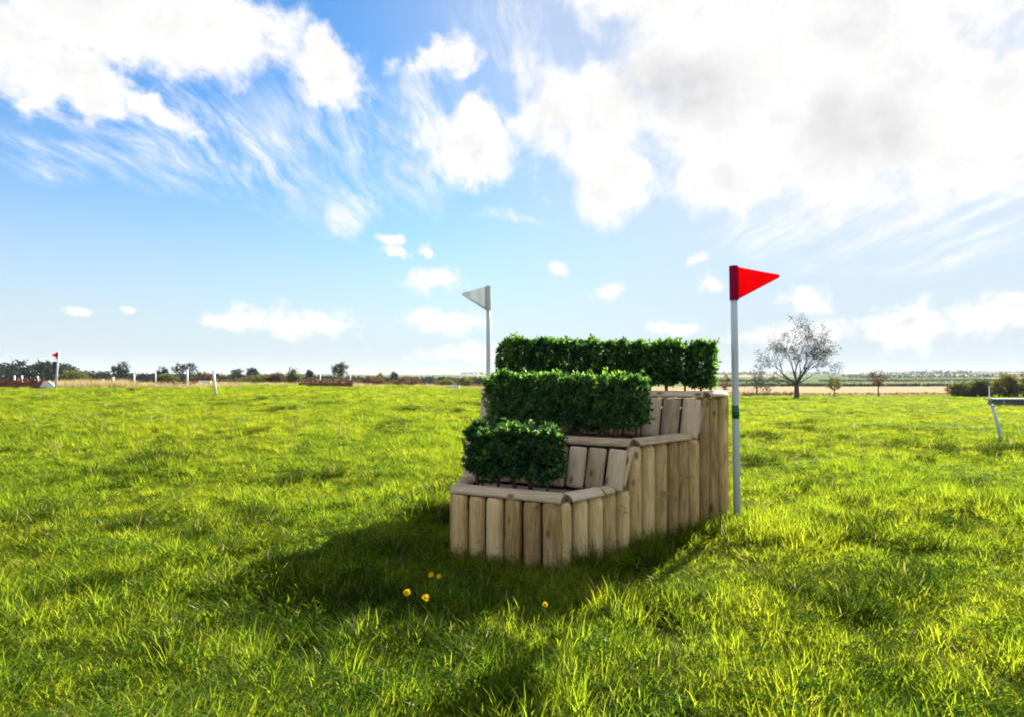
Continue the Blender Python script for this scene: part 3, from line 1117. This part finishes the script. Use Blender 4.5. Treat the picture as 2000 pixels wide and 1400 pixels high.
gq = 'bushes along the left field edge'
for px, dep, h, w, mt, sd, lab in (
        (150, 60, 1.6, 3.4, 'olive_leaf', 61, 'olive bush just right of the distant red flag'),
        (325, 70, 1.1, 2.6, 'olive_leaf', 62, 'yellow green bush above the short red brown fence'),
        (400, 80, 1.6, 3.4, 'rust_leaf', 63, 'brown bush behind the leaning white post'),
        (505, 70, 1.1, 4.4, 'olive_leaf', 64, 'low wide olive bush right of the leaning white post'),
        (542, 70, 1.3, 2.6, 'rust_leaf', 65, 'brown bush left of the long red brown brush fence'),
        (572, 66, 1.75, 2.0, 'olive_leaf', 66, 'upright olive bush at the left end of the long brush fence'),
        (730, 66, .95, 3.4, 'rust_leaf', 67, 'low brown bush at the right end of the long brush fence'),
        (795, 74, 1.1, 4.0, 'rust_leaf', 68, 'brown bush halfway between long brush fence and white flag pole'),
        (868, 84, 1.0, 3.4, 'olive_leaf', 69, 'olive scrub behind the white block'),
        (910, 84, 1.4, 2.6, 'olive_leaf', 70, 'olive bush just left of the white flag pole')):
    bush('field_bush', lab, px, dep, h, w, M[mt], sd, 60, 20, .17, gq)


def wood_mass(name, label, pts, seed, mat, lf, per_m, stuff=True):
    """far wood that reads as one mass: many leaf clumps over a lumpy skyline"""
    rg = np.random.default_rng(seed)
    Ps = []
    for (px0, px1, dep, h0, h1, thick) in pts:
        x0, x1 = (px0 - 1000) / FPX * dep, (px1 - 1000) / FPX * dep
        n = int(abs(x1 - x0) * per_m)
        t = rg.uniform(0, 1, n)
        x = x0 + (x1 - x0) * t
        y = dep + rg.uniform(-.5, .5, n) * thick
        top = (h0 + (h1 - h0) * t) * (.62 + .55 * value_noise(x / (h0 * .55), y / (h0 * 1.2), seed))
        z = height(x, y) + top * rg.uniform(0.02, 1, n) ** .65
        Ps.append(np.stack([x, y, z], 1))
    P = np.concatenate(Ps)
    rep = np.repeat(P, 5, 0) + rg.normal(size=(len(P) * 5, 3)) * lf * .6
    D = rg.normal(size=(len(rep), 3))
    o = leaves_obj(None, rep, D, lf, mat, rg, name, .8)
    tag(o, label, None, None, 'stuff')


wood_mass('far_wood', 'dark far wood along the left skyline', [(-60, 120, 190, 6.6, 6.4, 16), (100, 190, 190, 6.2, 3.8, 14), (170, 430, 230, 4.4, 3.8, 14),
                                                             (400, 640, 260, 4.4, 3.6, 12), (620, 980, 320, 3.8, 3.4, 12)], 71, M['far_leaf'], .8, 26)
wood_mass('hedgerow', 'dark hedgerow across the farmland on the right', [(1380, 1700, 258, 1.3, 1.0, 3), (1690, 2100, 262, .8, 1.5, 3), (1380, 1560, 480, 2.5, 2, 6), (1600, 2100, 520, 2.0, 3, 6)], 72, M['far_leaf'], .45, 14)
wood_mass('hill_wood', 'blue green woods on the far low hills', [(1380, 1640, 1700, 7, 5, 60), (1690, 2150, 2000, 6, 8, 60), (900, 1500, 2000, 7, 7, 60), (1780, 1900, 1400, 8, 5, 40), (1650, 2100, 1000, 4, 3, 30)], 73, M['far_leaf'], 3.0, .8)
wood_mass('scrub_line', 'rough scrub and weeds along the far edge of the pasture', [(780, 1000, 87, .5, .6, 2), (1380, 1560, 87, .5, .5, 1.5), (1560, 1860, 87, .3, .45, 1.5), (420, 800, 80, .7, .6, 3)], 74, M['rust_leaf'], .13, 26)

# ------------------------------------------------------------------ other jumps and posts of the course


def brush_fence(px0, px1, dep, hgt_, label, seed, thick=.6, posts=(), wing=None, mat='brush'):
    g = random.Random(seed)
    a, b = at(px0, dep), at(px1, dep)
    L = (b - a).length
    mid = (a + b) / 2
    root = tag(empty('brush_fence', mid), label, 'jump', 'distant jumps on the left')
    mb = MB()
    n = int(L * 30)
    zb = min(a.z, b.z) - mid.z
    for i in range(n):
        x = g.uniform(-L / 2, L / 2)
        y = g.uniform(-thick / 2, thick / 2)
        h = hgt_ * g.uniform(.70, 1.08)
        w = .05
        mb.add([(x - w, y, zb), (x + w, y, zb), (x + g.uniform(-.05, .05) + w * .3, y + g.uniform(-.05, .05), zb + h), (x + g.uniform(-.05, .05) - w * .3, y, zb + h)], [(0, 1, 2, 3)], g.random())
    mb.box((0, 0, zb + hgt_ * .32), (L, thick * .6, hgt_ * .64))
    o = mb.build('brush', M[mat], root)
    mb = MB()
    mb.tube([(-L / 2, -thick / 2 - .06, zb + .12), (L / 2, -thick / 2 - .06, zb + .12)], .07, 8)
    mb.build('ground_rail', M['bark'], root, smooth=True)
    for p in posts:
        mb = MB()
        q = (p[0] - 1000) / FPX * dep - mid.x
        mb.tube([(q, thick / 2 + .05, zb - .1), (q, thick / 2 + .05, zb + p[1])], .045, 8)
        mb.build('post', M['white_paint'], root, smooth=True)
    if wing:
        x0, x1, hh = wing
        c = [((x - 1000) / FPX * dep - mid.x) for x in (x0, x1)]
        w = c[1] - c[0]
        vs, fs = prism([(c[0], zb), (c[1], zb), (c[1] - w * .2, zb + hh * .55), (c[0] + w * .55, zb + hh), (c[0] + w * .3, zb + hh)], lambda p, q, t: (p, -thick / 2 - .12 + t, q), .1)
        obj('wing_board', vs, fs, M['white_paint'], root)
    return root


brush_fence(-70, 100, 42, .74, 'long red brown brush fence with white wing board at far left', 81, posts=((20, .95), (35, .95), (66, .90)), wing=(84, 120, .58))
brush_fence(302, 384, 48, .56, 'short red brown brush fence beside the tall white post', 82)
brush_fence(586, 690, 52, .62, 'red brown brush fence with two thin white posts right of centre left', 83, posts=((623, 1.15), (682, 1.35)))
brush_fence(166, 204, 50, .50, 'pale low brush fence left of the white stile frame', 84, mat='rust_leaf')
brush_fence(1452, 1546, 84, .42, 'low red brown fence at the foot of the tall open tree', 85, thick=.5)


def lone_post(px, py_top, py_base_dep, hgt_, label, lean=(0, 0), r=.05, mat='white_paint', name='marker_post', group='white marker posts on the left', cat='post'):
    b = at(px, py_base_dep)
    root = tag(empty(name, b), label, cat, group)
    mb = MB()
    mb.tube([(0, 0, -.15), (lean[0] * .5, lean[1] * .5, hgt_ * .5), (lean[0], lean[1], hgt_)], r, 10)
    shaft = mb.build('shaft', M[mat], root, smooth=True)
    mb = MB()
    t = Vector((lean[0], lean[1], hgt_))
    mb.tube([t, t + Vector((0, 0, .02)), t + Vector((0, 0, .05))], [r * 1.25, r * 1.25, r * .6], 10)
    mb.build('post_cap', M[mat], shaft, smooth=True)
    return root


lone_post(262, 0, 46, 1.08, 'white post alone between stile and short fence', r=.055)
lone_post(304, 0, 50, 1.10, 'thin white post at the left end of the short red brown fence', r=.04)
lone_post(366, 0, 47, 1.36, 'tall white post in front of the short red brown fence', r=.07)
lone_post(422, 0, 30, 1.18, 'white post leaning left, nearest of the left marker posts', lean=(-.13, 0), r=.06)

# the distant red flag with a dark board
b = at(108, 41.5)
root = tag(empty('flag_pole', b), 'distant white pole with tiny red pennant and dark board at far left', 'flag pole', 'flag poles beside the jump')
mb = MB()
mb.tube([(0, 0, -.1), (.12, 0, 1.3), (.22, 0, 2.45)], .06, 10)
mb.build('pole', M['white_pole'], root, smooth=True)
vs, fs = prism([(.24, 2.02), (.24, 2.46), (-.18, 2.27), (-.18, 2.23)], lambda p, q, t: (p, -.08 + t, q), .02)
obj('pennant', vs, fs, M['red_flag'], root)
mb = MB()
mb.box((-.07, .1, 1.42), (.34, .06, .86))
mb.build('board', M['dark_board'], root)

# white stile frame, low white rails and block
b = at(211, 50)
root = tag(empty('stile_frame', b), 'low white stile frame with two uprights far left', 'frame')
for x in (-.42, .42):
    mb = MB()
    mb.box((x, 0, .35), (.12, .12, .70 + (.25 if x > 0 else -.1)))
    mb.build('upright', M['white_paint'], root)
mb = MB()
mb.box((0, -.09, .16), (.95, .06, .16))
mb.build('rail', M['white_paint'], root)
b = at(400, 48)
root = tag(empty('white_rail', b), 'low white rail lying behind the leaning white post', 'rail')
mb = MB()
mb.box((0, 0, .42), (1.0, .10, .18))
mb.build('plank', M['white_paint'], root)
for x in (-.4, .4):
    mb = MB()
    mb.box((x, .09, .22), (.1, .08, .5))
    mb.build('foot', M['white_paint'], root)
b = at(884, 62)
root = tag(empty('white_block', b), 'white block in the grass left of the white flag pole', 'block')
mb = MB()
mb.box((0, 0, .15), (1.35, .5, .34))
mb.build('body', M['white_paint'], root)
mb = MB()
mb.box((0, 0, .36), (1.45, .58, .06))
mb.build('lid', M['white_paint'], root)

# right: leaning pole and grey table jump
lone_post(1959, 0, 11.7, .68, 'thin grey white pole leaning left in grass at far right', lean=(-.20, 0), r=.027, mat='white_pole', name='leaning_pole', group=None, cat='pole')
b = at(1990, 37)
root = tag(empty('table_jump', b), 'low grey table jump cut off by the right edge', 'jump')
mb = MB()
mb.box((.4, 0, .43), (4.3, .9, .07))
mb.build('top', M['grey_metal'], root)
for x in (-1.2, .1, 1.4, 2.3):
    mb = MB()
    mb.box((x, -.35, .18), (.12, .1, .38))
    mb.build('leg', M['grey_metal'], root)
mb = MB()
mb.box((.4, .2, .20), (4.0, .3, .34))
mb.build('skirt', M['grey_metal'], root)
lone_post(1932, 0, 38, 1.15, 'thin white post behind the left end of the grey table jump', r=.03, name='marker_post', group=None)

# ------------------------------------------------------------------ grass
def blade(mb_v, mb_f, mb_t, x, y, ang, h, w, bend, tone, seg=3, twist=0.0):
    k = len(mb_v)
    ca, sa = math.cos(ang), math.sin(ang)
    for i in range(seg):
        t = i / seg
        out = bend * h * t * t
        z = h * (t - .28 * bend * t * t)
        ww = w * (1 - .45 * t) / 2
        tw = ang + math.pi / 2 + twist * t
        dx, dy = math.cos(tw) * ww, math.sin(tw) * ww
        mb_v.append((x + ca * out - dx, y + sa * out - dy, z))
        mb_v.append((x + ca * out + dx, y + sa * out + dy, z))
    mb_v.append((x + ca * bend * h, y + sa * bend * h, h * (1 - .28 * bend)))
    for i in range(seg - 1):
        a = k + 2 * i
        mb_f.append((a, a + 1, a + 3, a + 2))
    a = k + 2 * (seg - 1)
    mb_f.append((a, a + 1, a + 2))
    mb_t += [tone] * (2 * seg + 1)


def clump(name, g, n, rad, h0, h1, w, bend, mats, dry=0.0, clover=0, seg=3):
    v, f, t, mi = [], [], [], []
    for i in range(n):
        r = rad * math.sqrt(g.random())
        a = g.uniform(0, 6.283)
        hh = g.uniform(h0, h1)
        nf_ = len(f)
        blade(v, f, t, r * math.cos(a), r * math.sin(a), a + g.gauss(0, 1.2), hh, w * g.uniform(.7, 1.3), g.uniform(*bend), g.random(), seg, g.uniform(-1, 1))
        mi += [0] * (len(f) - nf_)
        if dry and g.random() < dry:
            mi[nf_:] = [1] * (len(f) - nf_)
    for i in range(clover):
        r = rad * math.sqrt(g.random())
        a = g.uniform(0, 6.283)
        zc = g.uniform(.03, .09)
        cx, cy = r * math.cos(a), r * math.sin(a)
        tn = g.random()
        for q in range(3):
            b = a + q * 2.094
            s = g.uniform(.008, .014)
            k = len(v)
            ux, uy = math.cos(b), math.sin(b)
            tz = g.uniform(-.3, .3)
            v += [(cx, cy, zc), (cx + ux * s - uy * s * .6, cy + uy * s + ux * s * .6, zc + s * .3), (cx + ux * s * 1.7, cy + uy * s * 1.7, zc + s * tz), (cx + ux * s + uy * s * .6, cy + uy * s - ux * s * .6, zc + s * .2)]
            f.append((k, k + 1, k + 2, k + 3))
            t += [tn] * 4
            mi.append(2)
    me = mesh_of(name, v, f, mats, mat_idx=mi, tone=t)
    return bpy.data.objects.new(name, me)


gg = random.Random(3)
gm = [M['grass'], M['grass_dry'], M['clover']]
tm = [M['grass_dark'], M['grass_dry'], M['clover']]
src = []
for i in range(6):      # 0-5 fine grass
    src.append(clump('grass_clump_%d' % i, gg, 90, .10, .03, .105, .0033, (.30, 1.0), gm, .02, 2))
for i in range(2):      # 6-7 long arching grass
    src.append(clump('grass_clump_%d' % (6 + i), gg, 60, .085, .07, .155, .0038, (.35, 1.05), gm, .03))
src.append(clump('grass_clump_8', gg, 30, .11, .05, .12, .006, (.4, 1.0), gm, .05, 26))       # 8 clover patch
src.append(clump('grass_clump_9', gg, 80, .07, .09, .21, .0044, (.25, 1.0), tm, .015))          # 9 tussock
src.append(clump('grass_dry_stalks', gg, 9, .07, .16, .30, .0030, (.05, .5), [M['grass_dry']] * 3))  # 10 dry stalks
gcol = bpy.data.collections.new('grass_kinds')
for i, o in enumerate(src):
    o.name = 'k%02d' % i
    gcol.objects.link(o)


def scatter_tree():
    nt = bpy.data.node_groups.new('scatter', 'GeometryNodeTree')
    nt.interface.new_socket('Geometry', in_out='INPUT', socket_type='NodeSocketGeometry')
    nt.interface.new_socket('Geometry', in_out='OUTPUT', socket_type='NodeSocketGeometry')
    N = nt.nodes.new
    gi, go = N('NodeGroupInput'), N('NodeGroupOutput')
    ci = N('GeometryNodeCollectionInfo')
    ci.inputs['Collection'].default_value = gcol
    ci.inputs['Separate Children'].default_value = True
    ci.inputs['Reset Children'].default_value = True
    ip = N('GeometryNodeInstanceOnPoints')
    ip.inputs['Pick Instance'].default_value = True

    def attr(name, typ):
        a = N('GeometryNodeInputNamedAttribute')
        a.data_type = typ
        a.inputs['Name'].default_value = name
        return a.outputs['Attribute']
    L = nt.links.new
    L(gi.outputs[0], ip.inputs['Points'])
    L(ci.outputs[0], ip.inputs['Instance'])
    L(attr('idx', 'INT'), ip.inputs['Instance Index'])
    L(attr('rot', 'FLOAT_VECTOR'), ip.inputs['Rotation'])
    L(attr('scl', 'FLOAT_VECTOR'), ip.inputs['Scale'])
    L(ip.outputs[0], go.inputs[0])
    return nt


ST = scatter_tree()


def scatter(name, P, idx, rot, scl, label):
    me = bpy.data.meshes.new(name)
    me.vertices.add(len(P))
    me.vertices.foreach_set('co', P.astype(np.float32).ravel())
    a = me.attributes.new('idx', 'INT', 'POINT')
    a.data.foreach_set('value', idx.astype(np.int32))
    a = me.attributes.new('rot', 'FLOAT_VECTOR', 'POINT')
    a.data.foreach_set('vector', rot.astype(np.float32).ravel())
    a = me.attributes.new('scl', 'FLOAT_VECTOR', 'POINT')
    a.data.foreach_set('vector', scl.astype(np.float32).ravel())
    o = link(name, me)
    md = o.modifiers.new('scatter', 'NODES')
    md.node_group = ST
    tag(o, label, None, None, 'stuff')
    return o


JI = JM.inverted()


def jump_dist(x, y):
    """signed distance-ish to the jump footprint (negative inside)"""
    lx = JI[0][0] * x + JI[0][1] * y + JI[0][3]
    ly = JI[1][0] * x + JI[1][1] * y + JI[1][3]
    hwv = W0 + (W1 - W0) * ly / DEP
    sx = (np.abs(lx) - hwv) * .93
    return np.maximum(np.maximum(sx, -ly), ly - DEP)


bands = [(1.0, 2.6, 230, 1.0, 1.0), (2.6, 4.5, 210, 1.0, 1.0), (4.5, 8, 150, 1.05, .95), (8, 14, 80, 1.25, .95), (14, 24, 32, 1.7, 1.0), (24, 42, 13, 2.4, 1.1), (42, 64, 6.5, 3.2, 1.25), (64, 87, 4.2, 4.0, 1.4)]
PP, II, RR, SS = [], [], [], []
for (d0, d1, dens, sxy, sz) in bands:
    wmax = .98 * d1 + 1.6
    n = int(dens * 2 * wmax * (d1 - d0))
    y = rng.uniform(d0, d1, n)
    x = rng.uniform(-wmax, wmax, n)
    k = np.abs(x) < .98 * y + 1.6
    x, y = x[k], y[k]
    jd = jump_dist(x, y)
    k = jd > .035
    x, y, jd = x[k], y[k], jd[k]
    n = len(x)
    z = height(x, y)
    pat = value_noise(x * .9, y * .9, 21) * .6 + value_noise(x * .3, y * .3, 22) * .4
    u = rng.uniform(0, 1, n)
    idx = rng.integers(0, 6, n)
    idx = np.where((u < .16 + .35 * (pat > .58)), rng.integers(6, 8, n), idx)
    idx = np.where((u > .90) & (y < 16), 8, idx)
    idx = np.where((u > .86) & (u < .868) & (y > 9), 10, idx)
    hs = (.42 + 1.05 * pat) * (.55 + .9 * value_noise(x * 3.3, y * 3.3, 25)) * rng.uniform(.75, 1.25, n) * sz
    # grass left long where the mower cannot reach, round the jump
    hs = hs * np.where(x > .35, 1 + .40 * np.clip(1 - jd / .35, 0, 1), 1 + .02 * np.clip(1 - jd / .3, 0, 1))
    idx = np.where((jd < .12) & (x <= .35) & (rng.uniform(0, 1, n) < .5), rng.choice([6, 7], n), idx)
    idx = np.where((jd < .25) & (x > .35) & (rng.uniform(0, 1, n) < .40), rng.choice([6, 7, 7, 9], n), idx)
    PP.append(np.stack([x, y, z - .008], 1))
    II.append(idx)
    RR.append(np.stack([rng.normal(0, .10, n), rng.normal(0, .10, n), rng.uniform(0, 6.283, n)], 1))
    s = sxy * rng.uniform(.85, 1.2, n)
    SS.append(np.stack([s, s, hs], 1))
scatter('meadow_grass', np.concatenate(PP), np.concatenate(II), np.concatenate(RR), np.concatenate(SS), 'bright yellow green meadow grass lit from behind')

# darker tussocks here and there, and a few shaggy clumps along the side of the jump
PP, II, RR, SS = [], [], [], []
tpx = [(790, 800), (770, 828), (905, 790), (560, 800), (640, 790), (720, 815), (480, 830), (200, 770), (260, 765), (330, 780), (440, 790), (60, 860), (300, 900),
       (1530, 832), (1575, 828), (1560, 840), (1640, 862), (1610, 850), (1705, 850), (1785, 845), (1700, 995), (1660, 1050), (1840, 880), (1930, 890), (1960, 885), (1990, 880), (1840, 960), (1560, 960),
       (1480, 850), (1760, 900), (1900, 1000), (1650, 1200), (1300, 1190), (980, 1300), (360, 1260), (600, 1240), (680, 1265), (760, 1280), (840, 1265), (560, 1200), (640, 1290), (540, 1215), (590, 1225), (640, 1210), (700, 1220), (740, 1235), (790, 1230), (850, 1240), (900, 1240), (520, 1180), (660, 1240), (820, 1260), (120, 1180), (250, 1040), (1250, 1340), (600, 1370), (1750, 1320)]
g_ = random.Random(77)
tpx += [(g_.uniform(-100, 2100), HORIZ + 38 + 420 * g_.random() ** 2.2) for _ in range(170)]
for it_, (px, py) in enumerate(tpx):
    d = 1368.0 / (py - HORIZ)
    for _ in range(12):
        if px < 1000:
            zt = hz((px - 1000) / FPX * d, d)
        else:
            zt = hz((px - 1000) / FPX * d, d)
        d = (EYE - zt) * FPX / (py - HORIZ)
        d = min(max(d, 2.0), 80)
    x0, y0 = (px - 1000) / FPX * d, d
    k = rng.integers(8, 14) if it_ < 40 else rng.integers(3, 7)
    sp = .06 + .009 * d
    x, y = x0 + rng.normal(0, sp * 1.3, k), y0 + rng.normal(0, sp, k)
    PP.append(np.stack([x, y, height(x, y) - .01], 1))
    II.append(np.full(k, 9))
    RR.append(np.stack([rng.normal(0, .12, k), rng.normal(0, .12, k), rng.uniform(0, 6.28, k)], 1))
    s = rng.uniform(.8, 1.2, k) * (1 + d * .025)
    hs = s * rng.uniform(.6, .95, k) * (.75 if d < 4 else 1.0) / (1 + d * .012)
    SS.append(np.stack([s, s, hs], 1))
for v_, o_, h_ in ((.15, .10, .75), (.35, .16, .8), (.5, .10, .7), (.75, .14, .85), (.9, .26, .8), (1.05, .12, .8), (1.2, .2, .9), (1.4, .13, .7), (1.5, .25, .7), (1.62, .16, .6), (1.7, .3, .6), (1.8, .12, .5), (.05, .02, .7), (1.3, .34, .8)):
    c = JM @ Vector((hw(v_) + o_, v_, 0))
    x, y = c.x + rng.normal(0, .04, 4), c.y + rng.normal(0, .04, 4)
    PP.append(np.stack([x, y, height(x, y) - .01], 1))
    II.append(rng.choice([7, 9, 6], 4))
    RR.append(np.stack([rng.normal(0, .2, 4), rng.normal(0, .2, 4), rng.uniform(0, 6.28, 4)], 1))
    q = rng.uniform(.8, 1.2, 4)
    SS.append(np.stack([q * 1.1, q * 1.1, q * h_], 1))
for u_, o_, h_ in ((-.36, .05, .6), (-.2, .09, .55), (-.05, .04, .7), (.1, .1, .55), (.22, .05, .75), (.36, .09, .8), (-.44, .1, .6), (.3, .16, .6)):
    c = JM @ Vector((u_, -o_, 0))
    x, y = c.x + rng.normal(0, .03, 3), c.y + rng.normal(0, .03, 3)
    PP.append(np.stack([x, y, height(x, y) - .01], 1))
    II.append(rng.choice([7, 9, 6], 3))
    RR.append(np.stack([rng.normal(0, .2, 3), rng.normal(0, .2, 3), rng.uniform(0, 6.28, 3)], 1))
    q = rng.uniform(.7, 1.2, 3)
    SS.append(np.stack([q, q, q * h_], 1))
n = 30                      # long uncut grass left of the jump, where its shadow ends
x = rng.uniform(-1.45, -.02, n)
y = 3.42 - .30 * (x + 1.45) + rng.normal(0, .13, n)
PP.append(np.stack([x, y, height(x, y) - .01], 1))
II.append(np.full(n, 9))
RR.append(np.stack([rng.normal(0, .15, n), rng.normal(0, .15, n), rng.uniform(0, 6.28, n)], 1))
SS.append(np.stack([rng.uniform(.9, 1.3, n), rng.uniform(.9, 1.3, n), rng.uniform(.55, .8, n)], 1))
P = np.concatenate(PP)
k = jump_dist(P[:, 0], P[:, 1]) > .05
scatter('grass_tussocks', P[k], np.concatenate(II)[k], np.concatenate(RR)[k], np.concatenate(SS)[k], 'darker tussocks scattered over the pasture')

# dry tall grass on the left rise and by the far fences
PP, II, RR, SS = [], [], [], []
for (px0, px1, d0, d1, n, h) in ((112, 260, 43, 50, 900, 2.6), (250, 460, 44, 54, 700, 1.7), (380, 760, 52, 62, 700, 1.5), (780, 960, 70, 85, 500, 1.5)):
    y = rng.uniform(d0, d1, n)
    x = (rng.uniform(px0, px1, n) - 1000) / FPX * y
    PP.append(np.stack([x, y, height(x, y)], 1))
    II.append(np.full(n, 10))
    RR.append(np.stack([rng.normal(0, .1, n), rng.normal(0, .1, n), rng.uniform(0, 6.28, n)], 1))
    SS.append(np.stack([np.full(n, 6.0), np.full(n, 6.0), h * rng.uniform(.6, 1.2, n)], 1))
scatter('dry_grass', np.concatenate(PP), np.concatenate(II), np.concatenate(RR), np.concatenate(SS), 'pale dry grass on the rise to the left')

# ------------------------------------------------------------------ flowers and seed heads


def flower(px, py, lift, size, label):
    # flower head seen at (px, py), standing lift above the ground
    d = (EYE - lift) * FPX / (py - HORIZ)
    x = (px - 1000) / FPX * d
    g = random.Random(px)
    z0 = hz(x, d)
    root = tag(empty('dandelion', (x, d, z0)), label, 'flower', 'yellow flowers in front of the jump')
    mb = MB()
    top = Vector((0, 0, lift - z0))
    tl = Matrix.Rotation(R(g.uniform(35, 60)), 3, 'X') @ Matrix.Rotation(R(g.uniform(-20, 20)), 3, 'Y')
    mb.tube([(.015, .01, -.01), (.008, .004, top.z * .5), top], [.0022, .002, .0018], 5)
    mb.build('stem', M['clover'], root, smooth=True)
    mb = MB()
    for ring, (n, r, zt) in enumerate(((14, 1.0, .25), (12, .75, .5), (8, .45, .8))):
        for i in range(n):
            a = 2 * math.pi * (i + .5 * ring) / n + g.uniform(-.1, .1)
            c, s = math.cos(a), math.sin(a)
            L = size * r * g.uniform(.9, 1.1)
            w = size * .16
            mb.add([top + tl @ Vector((-s * w * .5, c * w * .5, 0)), top + tl @ Vector((s * w * .5, -c * w * .5, 0)),
                    top + tl @ Vector((c * L + s * w, s * L - c * w, L * zt)), top + tl @ Vector((c * L - s * w, s * L + c * w, L * zt))], [(0, 1, 2, 3)])
    cn = tl @ Vector((0, 0, 1))
    mb.tube([top, top + cn * size * .25, top + cn * size * .42], [size * .4, size * .5, size * .25], 8)
    mb.build('petals', M['petal'], root)
    mb = MB()
    mb.tube([top - Vector((0, 0, .012)), top - Vector((0, 0, .003)), top + Vector((0, 0, .002))], [.003, .006, .005], 7)
    mb.build('calyx', M['clover'], root, smooth=True)


flower(795, 1157, .19, .016, 'larger yellow dandelion, leftmost of those in the shadow')
flower(831, 1167, .19, .017, 'larger yellow dandelion, nearest of those in the shadow')
flower(842, 1122, .19, .0135, 'small yellow dandelion, farthest left of the upper pair')
flower(857, 1125, .19, .012, 'small yellow dandelion, right one of the upper pair')
flower(1065, 1180, .18, .011, 'tiny yellow dandelion below the front corner of the jump')


def seed_stalk(u, v, h, lean, label, seed):
    g = random.Random(seed)
    p = JM @ Vector((u, v, 0))
    root = tag(empty('seed_stalk', (p.x, p.y, hz(p.x, p.y)), g.uniform(0, 6)), label, 'grass stalk', 'dry seed stalks against the side of the jump')
    mb = MB()
    t = Vector((lean, lean * .3, h))
    mid = Vector((lean * .3, 0, h * .6))
    mb.tube([(0, 0, -.02), mid, t], [.0022, .0018, .001], 5)
    mb.build('stem', M['grass_dry'], root)
    mb = MB()
    for i in range(16):
        f = i / 16
        q = mid.lerp(t, .45 + .55 * f)
        a = g.uniform(0, 6.28)
        L = .035 * (1.1 - f)
        e = q + Vector((math.cos(a) * L, math.sin(a) * L, L * .8))
        mb.tube([q, e], [.0007, .0007], 3)
        mb.tube([e, e + (e - q) * .12 + Vector((0, 0, .004)), e + (e - q) * .35 + Vector((0, 0, .006))], [.001, .0042, .001], 5)
    mb.build('seed_head', M['grass_dry'], root)


for i, (v, dd, h, lean, lab) in enumerate((
        (.40, .09, .36, .05, 'dry seed stalk nearest the front corner of the jump'),
        (.80, .08, .44, -.06, 'pale seed stalk before the middle of the side logs'),
        (.92, .10, .36, .07, 'shorter pale seed stalk before the middle of the side logs'),
        (1.05, .07, .50, .04, 'tall pale seed stalk before the darker side log'),
        (1.45, .09, .56, .10, 'tall dry seed stalk leaning near the red flag pole'),
        (1.60, .08, .62, -.08, 'tallest dry seed stalk beside the red flag pole'))):
    seed_stalk(hw(v) + dd, v, h, lean, lab, 90 + i)

# ------------------------------------------------------------------ the air: far things fade to pale blue
mh = bpy.data.materials.new('haze_air')
mh.use_nodes = True
mh.node_tree.nodes.clear()
nh = NB(mh.node_tree)
oh = nh.new('ShaderNodeOutputMaterial')
pv = nh.new('ShaderNodeVolumePrincipled')
pv.inputs['Color'].default_value = (0.80, 0.90, 1.0, 1)
pv.inputs['Density'].default_value = 0.00010
mh.node_tree.links.new(pv.outputs[0], oh.inputs['Volume'])
mb = MB()
mb.box((0, 0, 20), (15000, 15000, 56))
tag(mb.build('haze', mh), 'faint haze over the far fields', None, None, 'stuff')
